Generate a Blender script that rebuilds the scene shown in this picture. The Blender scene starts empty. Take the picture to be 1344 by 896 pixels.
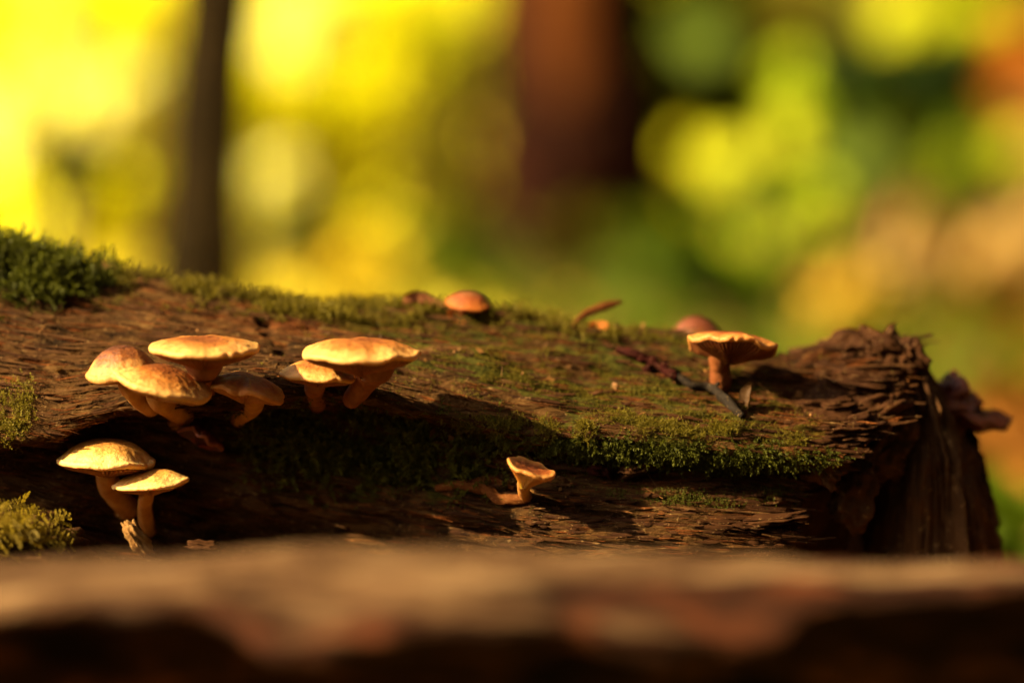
import bpy, bmesh, math, random
import numpy as np
from mathutils import Vector, Matrix
random.seed(7)
RNG = np.random.default_rng(11)
SC = bpy.context.scene
COL = SC.collection

# ------------------------------------------------------------------ camera
PITCH = math.radians(3.0)
CAM = np.array([0.0, -0.875, 0.17])
LENS = 113.0
cd = bpy.data.cameras.new('camera'); cam = bpy.data.objects.new('camera', cd); COL.objects.link(cam)
cam.location = CAM; cam.rotation_euler = (math.pi/2 - PITCH, 0, 0)
cd.lens = LENS; cd.sensor_width = 36; cd.clip_start = 0.02; cd.clip_end = 500
cd.dof.use_dof = True; cd.dof.focus_distance = 0.872; cd.dof.aperture_fstop = 4.0
SC.camera = cam

# ------------------------------------------------------------------ sky, sun, exposure
SUN_DIR = Vector((-0.80, -0.36, 0.50)).normalized()          # towards the sun
w = bpy.data.worlds.new("World"); SC.world = w; w.use_nodes = True
nt = w.node_tree; bg = nt.nodes['Background']
sky = nt.nodes.new('ShaderNodeTexSky'); sky.sky_type = 'NISHITA'; sky.sun_disc = False
sky.sun_elevation = math.asin(SUN_DIR.z); sky.sun_rotation = math.atan2(SUN_DIR.x, SUN_DIR.y)
sky.air_density = 1.0; sky.dust_density = 4.0; sky.ozone_density = 1.0
nt.links.new(sky.outputs[0], bg.inputs[0]); bg.inputs[1].default_value = 0.07
sl = bpy.data.lights.new('sun', 'SUN'); so = bpy.data.objects.new('sun', sl); COL.objects.link(so)
sl.energy = 5.0; sl.angle = math.radians(0.9); sl.color = (1.0, 0.81, 0.45)
so.rotation_euler = SUN_DIR.to_track_quat('Z', 'Y').to_euler()
SC.view_settings.view_transform = 'Standard'; SC.view_settings.look = 'None'
SC.view_settings.exposure = 1.75; SC.view_settings.gamma = 1.0
SC.cycles.use_denoising = True
SC.cycles.max_bounces = 6; SC.cycles.transmission_bounces = 4; SC.cycles.diffuse_bounces = 4
SC.cycles.caustics_reflective = False; SC.cycles.caustics_refractive = False
SC.cycles.sample_clamp_indirect = 4.0

# ------------------------------------------------------------------ helpers
CP, SP = math.cos(PITCH), math.sin(PITCH)
KW = 36.0/LENS
def W(px, py, y):
    """the point of the place at depth y on the line of sight through a photo pixel"""
    px = np.asarray(px, float); py = np.asarray(py, float); y = np.asarray(y, float)
    a = (px-672)/1344*KW; b = -(py-448)/1344*KW
    dy = CP + b*SP; dz = -SP + b*CP
    t = (y - CAM[1])/dy
    return np.stack(np.broadcast_arrays(a*t, y, CAM[2] + dz*t), -1)
def proj(p):
    d = p - CAM
    f = d[..., 1]*CP - d[..., 2]*SP
    u = d[..., 1]*SP + d[..., 2]*CP
    return 672 + d[..., 0]/f*1344/KW, 448 - u/f*1344/KW
def mpp(y): return KW*(y - CAM[1])/1344            # metres per photo pixel at depth y

_perm = np.random.default_rng(5).permutation(256); _perm = np.concatenate([_perm, _perm])
_g = np.random.default_rng(6).normal(size=(256, 3)); _g /= np.linalg.norm(_g, axis=1)[:, None]
def pn(x, y, z=0.0):
    x, y, z = np.broadcast_arrays(np.asarray(x, float), np.asarray(y, float), np.asarray(z, float))
    xi = np.floor(x).astype(int); yi = np.floor(y).astype(int); zi = np.floor(z).astype(int)
    xf = x-xi; yf = y-yi; zf = z-zi
    u = xf*xf*xf*(xf*(xf*6-15)+10); v = yf*yf*yf*(yf*(yf*6-15)+10); s = zf*zf*zf*(zf*(zf*6-15)+10)
    def g(dx, dy, dz):
        h = _perm[(_perm[(_perm[(xi+dx) & 255] + yi+dy) & 255] + zi+dz) & 255]
        gr = _g[h]
        return gr[..., 0]*(xf-dx) + gr[..., 1]*(yf-dy) + gr[..., 2]*(zf-dz)
    l = lambda a, b, t: a+(b-a)*t
    return l(l(l(g(0,0,0), g(1,0,0), u), l(g(0,1,0), g(1,1,0), u), v),
             l(l(g(0,0,1), g(1,0,1), u), l(g(0,1,1), g(1,1,1), u), v), s)*1.5
def fbm(x, y, z=0.0, o=4):
    r = 0; a = 1
    for k in range(o):
        f = 2.03**k
        r = r + a*pn(x*f+k*7.3, y*f+k*3.1, np.asarray(z)*f+k*1.7); a *= 0.5
    return r
def sstep(a, b, x):
    t = np.clip((x-a)/(b-a), 0, 1); return t*t*(3-2*t)

def mesh_np(name, verts, faces, mat=None, parent=None, smooth=True, attrs=None, link=True):
    """verts (n,3); faces (m,3|4)"""
    verts = np.asarray(verts, np.float32).reshape(-1, 3); faces = np.asarray(faces, np.int32)
    k = faces.shape[1]
    me = bpy.data.meshes.new(name)
    me.vertices.add(len(verts)); me.vertices.foreach_set('co', verts.ravel())
    me.loops.add(faces.size); me.loops.foreach_set('vertex_index', faces.ravel())
    me.polygons.add(len(faces)); me.polygons.foreach_set('loop_start', np.arange(0, faces.size, k, dtype=np.int32))
    if smooth: me.polygons.foreach_set('use_smooth', np.ones(len(faces), bool))
    me.update(calc_edges=True)
    for an, av in (attrs or {}).items():
        av = np.asarray(av, np.float32)
        if av.ndim == 1:
            at = me.attributes.new(an, 'FLOAT', 'POINT'); at.data.foreach_set('value', av)
        else:
            at = me.attributes.new(an, 'FLOAT_COLOR', 'POINT')
            at.data.foreach_set('color', np.concatenate([av, np.ones((len(av), 1), np.float32)], 1).ravel())
    if mat: me.materials.append(mat)
    o = bpy.data.objects.new(name, me); COL.objects.link(o)
    if parent: o.parent = parent
    return o
def grid_faces(nr, nc, wrap_r=False, wrap_c=False, base=0, flip=False):
    R = np.arange(nr if wrap_r else nr-1); C_ = np.arange(nc if wrap_c else nc-1)
    r, c = np.meshgrid(R, C_, indexing='ij')
    r2 = (r+1) % nr; c2 = (c+1) % nc
    f = np.stack([r*nc+c, r*nc+c2, r2*nc+c2, r2*nc+c], -1).reshape(-1, 4)+base
    return f[:, ::-1] if flip else f
def tag(o, label=None, cat=None, group=None, kind=None):
    if label: o['label'] = label
    if cat: o['category'] = cat
    if group: o['group'] = group
    if kind: o['kind'] = kind
    return o
def empty(name, loc, label, cat, group=None):
    o = bpy.data.objects.new(name, None); COL.objects.link(o); o.location = Vector(loc); o.empty_display_size = .01
    return tag(o, label, cat, group)
def under(t, o):
    """parent o (built in world space) to t, which only has a location"""
    o.parent = t; o.location = -Vector(t.location); return o

# ------------------------------------------------------------------ materials
def new_mat(name):
    m = bpy.data.materials.new(name); m.use_nodes = True
    n = m.node_tree; n.nodes.clear(); out = n.nodes.new('ShaderNodeOutputMaterial')
    return m, n, out
def N(n, t, **k):
    x = n.nodes.new(t)
    for a, b in k.items(): setattr(x, a, b)
    return x
def noise(n, coord, scale, detail=4, rough=.55, vec=(1, 1, 1), rot=(0, 0, 0), dist=0.0):
    mp = N(n, 'ShaderNodeMapping'); mp.inputs['Scale'].default_value = vec; mp.inputs['Rotation'].default_value = rot
    n.links.new(coord, mp.inputs[0])
    t = N(n, 'ShaderNodeTexNoise'); t.inputs['Scale'].default_value = scale; t.inputs['Detail'].default_value = detail
    t.inputs['Roughness'].default_value = rough; t.inputs['Distortion'].default_value = dist
    n.links.new(mp.outputs[0], t.inputs[0]); return t.outputs[0]
def ramp(n, fac, stops, interp='LINEAR'):
    r = N(n, 'ShaderNodeValToRGB'); e = r.color_ramp.elements; r.color_ramp.interpolation = interp
    while len(e) > len(stops): e.remove(e[-1])
    while len(e) < len(stops): e.new(.5)
    for x, (p, c) in zip(e, stops): x.position = p; x.color = (*c, 1) if len(c) == 3 else c
    n.links.new(fac, r.inputs[0]); return r.outputs[0]
def mix(n, fac, a, b, mode='MIX'):
    m = N(n, 'ShaderNodeMix', data_type='RGBA', blend_type=mode)
    for s, v in ((0, fac), (6, a), (7, b)):
        if isinstance(v, (int, float)): m.inputs[s].default_value = v
        elif isinstance(v, tuple): m.inputs[s].default_value = (*v, 1)
        else: n.links.new(v, m.inputs[s])
    return m.outputs[2]
def math_(n, op, a, b=None):
    m = N(n, 'ShaderNodeMath', operation=op)
    for s, v in ((0, a), (1, b)):
        if v is None: continue
        if isinstance(v, (int, float)): m.inputs[s].default_value = v
        else: n.links.new(v, m.inputs[s])
    return m.outputs[0]
def bump(n, h, dist, strength=1.0):
    b = N(n, 'ShaderNodeBump'); b.inputs['Strength'].default_value = strength; b.inputs['Distance'].default_value = dist
    n.links.new(h, b.inputs['Height']); return b.outputs[0]
def princ(n, out, col, rough=.8, normal=None, spec=.3, sss=0, sssr=(1, .4, .1), ssss=.002):
    p = N(n, 'ShaderNodeBsdfPrincipled')
    if isinstance(col, tuple): p.inputs['Base Color'].default_value = (*col, 1)
    else: n.links.new(col, p.inputs['Base Color'])
    if isinstance(rough, float) or isinstance(rough, int): p.inputs['Roughness'].default_value = rough
    else: n.links.new(rough, p.inputs['Roughness'])
    p.inputs['Specular IOR Level'].default_value = spec
    if sss:
        p.inputs['Subsurface Weight'].default_value = sss; p.inputs['Subsurface Radius'].default_value = sssr
        p.inputs['Subsurface Scale'].default_value = ssss
    if normal is not None: n.links.new(normal, p.inputs['Normal'])
    if out: n.links.new(p.outputs[0], out.inputs[0])
    return p
def attr(n, name, out='Fac'):
    a = N(n, 'ShaderNodeAttribute', attribute_name=name); return a.outputs[out]

def wood_material(name, stops, gscale=1.0, vec=(1, 5, 5), moss=True, bark=False, bumpd=.0006, rot=(0, 0, 0), spec=.05, dark=.64):
    m, n, out = new_mat(name)
    co = N(n, 'ShaderNodeTexCoord').outputs['Object']
    a = noise(n, co, 60*gscale, 6, .62, vec, rot, .6)
    b = noise(n, co, 14*gscale, 4, .6, (1, 1.6, 1.6), rot)
    c = noise(n, co, 420*gscale, 5, .65, (1, 3, 3), rot)
    f = math_(n, 'ADD', math_(n, 'MULTIPLY', a, .62), math_(n, 'MULTIPLY', b, .38))
    col = ramp(n, f, [(p_, tuple(k_*.84*dark for k_ in c_)) for p_, c_ in stops])
    col = mix(n, ramp(n, c, [(.35, (0, 0, 0)), (.7, (1, 1, 1))]), col, mix(n, .55, col, (.5, .5, .5), 'OVERLAY'))
    spk = noise(n, co, 900*gscale, 2, .5)
    col = mix(n, math_(n, 'MULTIPLY', ramp(n, spk, [(.62, (0, 0, 0)), (.72, (1, 1, 1))]), .35), col, (.30, .17, .06))
    if moss:
        mo = attr(n, 'moss')
        mc = ramp(n, noise(n, co, 350, 4, .6), [(.3, (.014, .014, .001)), (.5, (.036, .034, .003)), (.7, (.07, .060, .006))])
        e = noise(n, co, 160, 5, .7)
        fac = ramp(n, math_(n, 'ADD', mo, math_(n, 'MULTIPLY', math_(n, 'SUBTRACT', e, .5), 1.3)), [(.42, (0, 0, 0)), (.62, (1, 1, 1))])
        col = mix(n, math_(n, 'MULTIPLY', fac, .85), col, mc)
        rd = attr(n, 'red')
        col = mix(n, math_(n, 'MULTIPLY', rd, .7), col, mix(n, 1.0, col, (2.0, .95, .55), 'MULTIPLY'))
    if bark:  # dark red bark tone that also paints in shade, broken up by noise
        shade_fac = math_(n, 'ADD', attr(n, 'bark'), math_(n, 'MULTIPLY', math_(n, 'SUBTRACT', noise(n, co, 22, 4, .6, (.6, 2.6, 2.6)), .5), 1.6))
        shade_fac = ramp(n, shade_fac, [(.40, (0, 0, 0)), (.62, (1, 1, 1))])
        col = mix(n, shade_fac, col, ramp(n, noise(n, co, 45, 4, .6, (1, 2, 2)), [(.35, (.006, .002, .001)), (.55, (.03, .010, .004)), (.72, (.12, .032, .010))]))
    h = math_(n, 'ADD', math_(n, 'MULTIPLY', c, .5), math_(n, 'ADD', math_(n, 'MULTIPLY', a, 1.0), math_(n, 'MULTIPLY', spk, .25)))
    princ(n, out, col, .78, bump(n, h, bumpd, 1.0), spec)
    return m
M_LOG = wood_material('rotting_wood', [(.36, (.010, .005, .0015)), (.44, (.05, .022, .006)), (.51, (.105, .045, .011)), (.59, (.18, .085, .023)), (.70, (.30, .16, .048))], bumpd=.0014)
M_END = wood_material('broken_wood', [(.30, (.02, .008, .003)), (.45, (.08, .032, .010)), (.6, (.16, .070, .021)), (.75, (.25, .12, .04))], .5, (4, 4, .8), False)
M_CHUNK = wood_material('crumbling_wood', [(.30, (0.0188, 0.0067, 0.0023)), (.45, (0.0562, 0.0195, 0.0060)), (.6, (0.0975, 0.0360, 0.0105)), (.75, (0.1650, 0.0675, 0.0225))], 1.0, (0.7500, 3.0000, 3.0000), False)
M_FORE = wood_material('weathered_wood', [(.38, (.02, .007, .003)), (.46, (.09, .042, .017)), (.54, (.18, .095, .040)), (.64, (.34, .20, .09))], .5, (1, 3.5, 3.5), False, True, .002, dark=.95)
M_TWIG = wood_material('twig_bark', [(.3, (0.0100, 0.0070, 0.0045)), (.5, (0.0300, 0.0200, 0.0125)), (.7, (0.0600, 0.0425, 0.0275))], 2, (0.5000, 1.5000, 1.5000), False, False, .0003)
M_REDTWIG = wood_material('red_twig_bark', [(.3, (0.0120, 0.0018, 0.0012)), (.5, (0.0420, 0.0060, 0.0030)), (.7, (0.1200, 0.0180, 0.0072))], 2, (0.6000, 1.8000, 1.8000), False, False, .0003)
M_ROOT = wood_material('orange_strand', [(.3, (.10, .028, .006)), (.5, (.20, .06, .012)), (.7, (.34, .12, .03))], 2, (1, 3, 3), False, False, .0004)
M_CRUST = wood_material('pale_crust', [(.3, (.25, .10, .025)), (.5, (.50, .24, .07)), (.7, (.75, .44, .15))], 2, (1, 2, 2), False, False, .0008)

def cap_material(name, centre, mid, rim, spot=.5, sss=.25):
    m, n, out = new_mat(name)
    co = N(n, 'ShaderNodeTexCoord').outputs['Object']
    r = attr(n, 'rad')
    a = noise(n, co, 260, 5, .6)
    b = noise(n, co, 90, 3, .6)
    f = math_(n, 'ADD', r, math_(n, 'MULTIPLY', math_(n, 'SUBTRACT', b, .5), .75))
    f = math_(n, 'ADD', f, math_(n, 'MULTIPLY', math_(n, 'SUBTRACT', a, .5), .6))
    col = ramp(n, f, [(.25, centre), (.62, mid), (.88, rim), (1.0, tuple(min(1, c*1.08) for c in rim))])
    sp = ramp(n, noise(n, co, 620, 4, .65, (1, 1, 2)), [(.50, (0, 0, 0)), (.60, (1, 1, 1))])
    col = mix(n, math_(n, 'MULTIPLY', math_(n, 'MULTIPLY', sp, spot), math_(n, 'SUBTRACT', 1.15, r)), col, tuple(c*.55 for c in centre))
    h = math_(n, 'ADD', a, math_(n, 'MULTIPLY', noise(n, co, 900, 3, .6), .4))
    princ(n, out, col, .55, bump(n, h, .0008, 1.0), .3, sss, (1, .45, .12), .0022)
    return m
M_CAP = cap_material('pale_orange_cap', (0.1882, 0.0455, 0.0054), (0.3763, 0.1280, 0.0176), (0.5645, 0.2808, 0.0710), .9)
M_CAP_BR = cap_material('brown_centred_cap', (0.0840, 0.0206, 0.0038), (0.2352, 0.0688, 0.0098), (0.4704, 0.2133, 0.0487), 1.0)
M_CAP_LT = cap_material('bright_cap', (0.3427, 0.1204, 0.0169), (0.5846, 0.2752, 0.0541), (0.7862, 0.4474, 0.1353), .7)
M_CAP_OR = cap_material('reddish_orange_cap', (0.1680, 0.0344, 0.0043), (0.2688, 0.0619, 0.0081), (0.4368, 0.1721, 0.0325), .8)
M_CAP_RED = cap_material('red_brown_cap', (0.1890, 0.0619, 0.0151), (0.2142, 0.0434, 0.0052), (0.3150, 0.0805, 0.0069))
M_CAP_PINK = cap_material('pinkish_brown_cap', (0.1210, 0.0275, 0.0085), (0.1411, 0.0330, 0.0085), (0.2016, 0.0550, 0.0113))
M_BRACKET = cap_material('dark_red_bracket', (.045, .006, .002), (.085, .011, .003), (.17, .04, .010))
def stem_material(name, a_, b_):
    m, n, out = new_mat(name)
    co = N(n, 'ShaderNodeTexCoord').outputs['Object']
    a = noise(n, co, 300, 4, .6, (1, 1, .3))
    princ(n, out, ramp(n, a, [(.3, a_), (.7, b_)]), .6, bump(n, a, .0006, .8), .25, .25, (1, .4, .1), .002)
    return m
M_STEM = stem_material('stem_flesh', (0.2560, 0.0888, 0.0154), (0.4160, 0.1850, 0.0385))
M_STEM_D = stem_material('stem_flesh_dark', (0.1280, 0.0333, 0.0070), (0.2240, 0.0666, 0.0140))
M_GILL = stem_material('gills', (0.2080, 0.0666, 0.0112), (0.3360, 0.1332, 0.0245))

def leaf_material(name, c1, c2, trans=.5, scale=8, gloss=.1, rough=.6, tcol=1.25):
    m, n, out = new_mat(name)
    t = attr(n, 'tone')
    col = ramp(n, t, [(0, c1), (1, c2)])
    p = princ(n, None, col, rough, None, gloss)
    tr = N(n, 'ShaderNodeBsdfTranslucent')
    n.links.new(mix(n, 1.0, col, (tcol, tcol, .8), 'MULTIPLY'), tr.inputs[0])
    ms = N(n, 'ShaderNodeMixShader'); ms.inputs[0].default_value = trans
    n.links.new(p.outputs[0], ms.inputs[1]); n.links.new(tr.outputs[0], ms.inputs[2]); n.links.new(ms.outputs[0], out.inputs[0])
    return m
M_MOSS = leaf_material('moss_green', (.026, .022, .004), (.088, .092, .006), .35)
M_MOSS_Y = leaf_material('moss_golden', (.040, .024, .005), (.185, .138, .011), .4)
M_MOSS_D = leaf_material('moss_dark', (.016, .019, .0018), (.105, .100, .009), .35)
M_FERNMOSS = leaf_material('moss_feathery', (.05, .035, .006), (.30, .20, .018), .45)

# ------------------------------------------------------------------ the fallen log: surface
ST = np.array([-1400, -300, 0, 80, 150, 300, 420, 500, 620, 700, 820, 900, 1000, 1060, 1120, 1200, 1300])
RIDGE = np.array([270, 320, 352, 360, 368, 392, 406, 412, 418, 424, 436, 446, 464, 470, 462, 450, 450])
LIP = np.array([560, 575, 574, 566, 535, 515, 512, 524, 556, 570, 574, 578, 586, 594, 600, 605, 605])
LIPD = np.array([0, 0, -4, -4, 0, 2, 3, 2, 0, -1, -1, 0, 2, 4, 6, 8, 8])/1000
OUT = np.array([0, 0, 0, 0, -2, -5, -5, -3, 6, 14, 18, 20, 19, 17, 15, 14, 14])/1000
REC = np.array([12, 12, 15, 17, 20, 22, 22, 20, 15, 10, 9, 9, 10, 12, 13, 14, 14])/1000     # how far the foot stands out
def keyrows(px):
    r = np.interp(px, ST, RIDGE); l = np.interp(px, ST, LIP); ld = np.interp(px, ST, LIPD); o = np.interp(px, ST, OUT); rc = np.interp(px, ST, REC)
    R = W(px, r, .058)
    rows = [R, W(px, r+.27*(l-r), .036+ld*.4), W(px, r+.62*(l-r), .016+ld*.7), W(px, l, ld),
            W(px, l+14, ld+rc*.6), W(px, l+.34*(720-l), rc+ld-o*.12), W(px, l+.68*(720-l), rc+ld-o*.6), W(px, 722, rc-.001+ld-o), W(px, 800, .012-o*.6)]
    x = R[:, 0]; zr = R[:, 2]; k = np.ones_like(x)
    rows += [np.stack([x, .055*k, -.006*k], -1), np.stack([x, .105*k, .018*k], -1), np.stack([x, .128*k, .45*zr+.01], -1), np.stack([x, .095*k, zr-.014], -1)]
    return np.array(rows)                           # (13, n, 3)
ENDK = np.array([1188, 1190, 1172, 1112, 1082, 1062, 1052, 1048, 1050, 1100, 1180, 1190, 1190.])
# fine rows: t in key units, dense on the visible side
tf = np.concatenate([np.linspace(-.6, 7.4, 400, endpoint=False), np.linspace(7.4, 12.4, 60, endpoint=False)])
NT = len(tf); k0 = np.floor(tf).astype(int); fr = tf-k0
def cat(P0, P1, P2, P3, t): return .5*((2*P1)+(-P0+P2)*t+(2*P0-5*P1+4*P2-P3)*t*t+(-P0+3*P1-3*P2+P3)*t**3)
km = keyrows(np.array([600.]))[:, 0]
Pm = np.array([cat(km[(k-1) % 13], km[k % 13], km[(k+1) % 13], km[(k+2) % 13], f) for k, f in zip(k0, fr)])
VV = np.concatenate([[0], np.cumsum(np.linalg.norm(np.diff(Pm, axis=0), axis=1))])      # girth in metres
sfine = np.concatenate([np.linspace(-1.1, -.04, 70, endpoint=False), np.linspace(-.04, 1, 980)])
NS = len(sfine)
P = np.zeros((NT, NS, 3)); PX = np.zeros((NT, NS))
jag = fbm(VV*90, 3.3, 0, 4)*22
for j in range(NT):
    e = np.interp(tf[j] % 13, np.arange(14), np.append(ENDK, ENDK[0])) + jag[j]
    px = sfine*e
    px = np.where(sfine < 0, sfine*1200, px)
    K = keyrows(px); a = k0[j]
    P[j] = cat(K[(a-1) % 13], K[a % 13], K[(a+1) % 13], K[(a+2) % 13], fr[j]); PX[j] = px
U = P[..., 0]; V = np.broadcast_to(VV[:, None], U.shape)
def grid_normals(P):
    du = np.gradient(P, axis=1); dv = (np.roll(P, -1, 0)-np.roll(P, 1, 0))
    n = np.cross(dv, du); n /= np.linalg.norm(n, axis=-1, keepdims=True)+1e-12
    return n
Nn = grid_normals(P)
if Nn[100, 500, 1] > 0: Nn = -Nn
# grain runs down to the right on the left half, level on the right
slope = np.interp(PX, [-300, 0, 300, 600, 1200], [.30, .30, .2, .12, .05])
Vg = V - slope*U + .0032*pn(U*14, V*9, 2) + .0005*pn(U*60, V*40, 5)
nearend = sstep(930, 1120, PX)
lump = fbm(U*22, Vg*38, 1, 3)*.0028+fbm(U*34, Vg*110, 61, 3)*.0030*sstep(430, 640, PX)*(1-sstep(3.2, 4.2, tf))[:, None]
rid = 1-np.abs(fbm(U*16, Vg*190, 4, 3))*2.0
fib = fbm(U*46, Vg*620, 7, 3)+.5*fbm(U*120, Vg*520, 8, 2)
fine = fbm(U*160, Vg*1100, 9, 2)
crk = np.clip(1-np.abs(pn(U*11+3, Vg*120, 13))*7, 0, 1)*sstep(-.1, .25, pn(U*20, Vg*60, 17))
crk2 = np.clip(1-np.abs(pn(U*30+3, Vg*260, 23))*6, 0, 1)*sstep(-.05, .3, pn(U*40, Vg*90, 27))
terr = Vg*95 + .8*pn(U*14, Vg*30, 31); tq = terr-np.floor(terr)
step = (tq**1.6)*.0014*sstep(-.4, .3, pn(U*24, V*30, 35))
mossy_under = sstep(300, 340, PX)*(1-sstep(600, 680, PX))*sstep(4, 4.5, tf)[:, None]*(1-sstep(6, 6.6, tf))[:, None]
D = lump + rid*.0007 + fib*.0010 + fine*.00045 - crk*.0046 - crk2*.0024 + step + mossy_under*.003
D += nearend*(fbm(U*26, V*85, 41, 4)*.0058 - .0018*np.clip(1-np.abs(pn(U*22, V*130, 43))*5, 0, 1))
# a deep vertical crack above the right pair
D -= .0045*np.exp(-((PX-350-30*(tf[:, None]-1)-14*pn(V*300, U*50, 3))/7)**2)*sstep(.15, .4, tf)[:, None]*(1-sstep(1.6, 1.9, tf))[:, None]
cr = (PX-352)/75
D -= .0035*np.exp(-((tf[:, None]-1.75-.25*cr)/.07)**2)*np.exp(-(cr-.3)**2)
P0 = P.copy(); P = P + Nn*D[..., None]
Nn = grid_normals(P)
if Nn[100, 500, 1] > 0: Nn = -Nn
QX, QY = proj(P)
# moss cover (where moss really grows on the wood)
def ell(x, y, cx, cy, rx, ry, rot=0):
    c, s = math.cos(math.radians(rot)), math.sin(math.radians(rot))
    dx, dy = x-cx, y-cy
    return np.exp(-(((dx*c+dy*s)/rx)**2+((-dx*s+dy*c)/ry)**2)**1.5)
fn = fbm(U*50, Vg*130, 51, 4)
film = (.7*ell(QX, QY, 760, 480, 270, 60, 5)+1.0*ell(QX, QY, 40, 345, 110, 45) + .95*ell(QX, QY, 330, 385, 260, 20, 9) + .6*ell(QX, QY, 150, 398, 60, 12, 5)
        + .95*ell(QX, QY, 560, 418, 190, 20, 2) + .85*ell(QX, QY, 720, 455, 210, 26, 5) + .8*ell(QX, QY, 640, 490, 130, 14, 8)
        + .95*ell(QX, QY, 840, 525, 190, 30, 6) + .9*ell(QX, QY, 860, 572, 240, 20, 3) + .9*ell(QX, QY, 470, 600, 190, 60, 3)
        + .5*ell(QX, QY, 900, 650, 110, 16, 5) + .6*ell(QX, QY, 20, 535, 30, 40) + .4*ell(QX, QY, 1010, 560, 90, 45))
red = .9*ell(QX, QY, 840, 615, 60, 22, 8)+.8*ell(QX, QY, 1010, 680, 60, 40)+.7*nearend*(1-sstep(4, 5, tf))[:, None]+.7*ell(QX, QY, 400, 425, 90, 16, 5)
log = empty('fallen_log', (0, .05, -.005), 'big rotting mossy log lying across the scene, broken off at its right end', 'log')
bark = mesh_np('log_surface', P, grid_faces(NT, NS, wrap_r=True, flip=True), M_LOG, None, True,
               {'moss': np.clip(film*(.72+2.0*fn), 0, 1).ravel(), 'red': np.clip(red, 0, 1).ravel()})
under(log, bark)

# the broken end: rows shrink from the jagged rim towards a core
NQ = 70
rim = P[:, -1]
core = W(1120, 600, .06)
q = np.linspace(0, 1, NQ)[None, :, None]
ec = rim[:, None]*(1-q) + core*q
ecx = ec[..., 0] - .012*np.sin(np.pi*np.clip(q[..., 0]*1.25, 0, 1))
n_ = fbm(ec[..., 1]*120, ec[..., 2]*70, q[..., 0]*3, 4)
ec[..., 0] = ecx + n_*.007*np.clip(q[..., 0]*6, 0, 1)*(1-q[..., 0])
under(log, mesh_np('broken_face', ec, grid_faces(NT, NQ, wrap_r=True, flip=True), M_END))

# loose wood fibres lifting along the grain: thin slivers, uncountable
_c = np.cross(P0[101, 500]-P0[99, 500], P0[100, 501]-P0[100, 499]); SGN = -1.0 if np.dot(_c, Nn[100, 500]) > 0 else 1.0
def slivers(name, n, mat, dens, L0, W0, seed, lift=.0004, tone=None):
    rng = np.random.default_rng(seed)
    w_ = dens(QX[:400], QY[:400]); du_ = np.linalg.norm(np.gradient(P[:400], axis=1), axis=-1); dv_ = np.linalg.norm(np.gradient(P[:400], axis=0), axis=-1)
    w_ = np.nan_to_num(w_*du_*dv_); i = rng.choice(w_.size, n, p=(w_/w_.sum()).ravel()); jr, jc = np.unravel_index(i, w_.shape)
    jc = np.clip(jc, 1, NS-2); jr = np.clip(jr, 1, 398)
    p = P[jr, jc]; nn = Nn[jr, jc]
    tu = P0[jr, jc+1]-P0[jr, jc-1]; tv = P0[jr+1, jc]-P0[jr-1, jc]; nn = nn*.5+np.cross(tv, tu)/np.linalg.norm(np.cross(tv, tu), axis=1)[:, None]*-.5*SGN; nn /= np.linalg.norm(nn, axis=1)[:, None]
    tu /= np.linalg.norm(tu, axis=1)[:, None]; tv /= np.linalg.norm(tv, axis=1)[:, None]
    g = tu+tv*(slope[jr, jc]+rng.normal(size=n)*.05)[:, None]; g /= np.linalg.norm(g, axis=1)[:, None]
    b = np.cross(nn, g); L = L0*(.4+rng.random(n)**2*1.8); Wd = W0*(.4+rng.random(n))
    lf_ = lift*(.2+rng.random(n)*1.6)
    ks = np.linspace(-1, 1, 5); V_ = []
    for k in ks:
        wd = Wd*(1-abs(k)**3)*.5+1e-5
        cpt = p+g*(k*L/2)[:, None]+nn*(lf_*(.7+1.2*(k*(rng.random(n)-.3)))+.0001)[:, None]+b*(.12*L*k*k*(rng.random(n)-.5))[:, None]
        V_ += [cpt-b*wd[:, None]-nn*(Wd*.35)[:, None], cpt+nn*(Wd*.18)[:, None], cpt+b*wd[:, None]-nn*(Wd*.35)[:, None]]
    V_ = np.stack(V_, 1); f = []
    for k in range(4):
        for c_ in range(2): a_ = k*3+c_; f.append([a_, a_+3, a_+4, a_+1])
    F = np.array(f)[None]+(np.arange(n)*15)[:, None, None]
    o = mesh_np(name, V_.reshape(-1, 3), F.reshape(-1, 4), mat, None, False, {'moss': np.zeros(n*15), 'red': np.repeat(rng.random(n), 15)})
    o['kind'] = 'stuff'; return under(log, o)
slivers('wood_fibre', 12000, M_LOG, lambda x, y: 1.0+0*x, .0065, .00045, 301, .0003)
slivers('wood_fibre', 2600, M_CHUNK, lambda x, y: .25+sstep(930, 1080, x)+.8*ell(x, y, 850, 670, 250, 50, 3), .0075, .0011, 302, .0007)
slivers('wood_fibre', 1500, M_END, lambda x, y: .3+ell(x, y, 120, 470, 200, 80, 10), .012, .0008, 303, .0004)

# surface depth lookup
vis = (np.arange(NT) < 400)
sel = (QX[:400] > -50) & (QX[:400] < 1250)
_qx, _qy, _pp, _nn = QX[:400][sel], QY[:400][sel], P[:400][sel], Nn[:400][sel]
def surf(px, py, win=3.0):
    m = (np.abs(_qx-px) < win) & (np.abs(_qy-py) < win)
    if not m.any():
        return surf(px, py, win*2) if win < 60 else (W(px, py, .04), np.array([0, -.5, .86]))
    i = np.argmin(np.where(m, _pp[:, 1], 9))
    return _pp[i], _nn[i]

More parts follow.
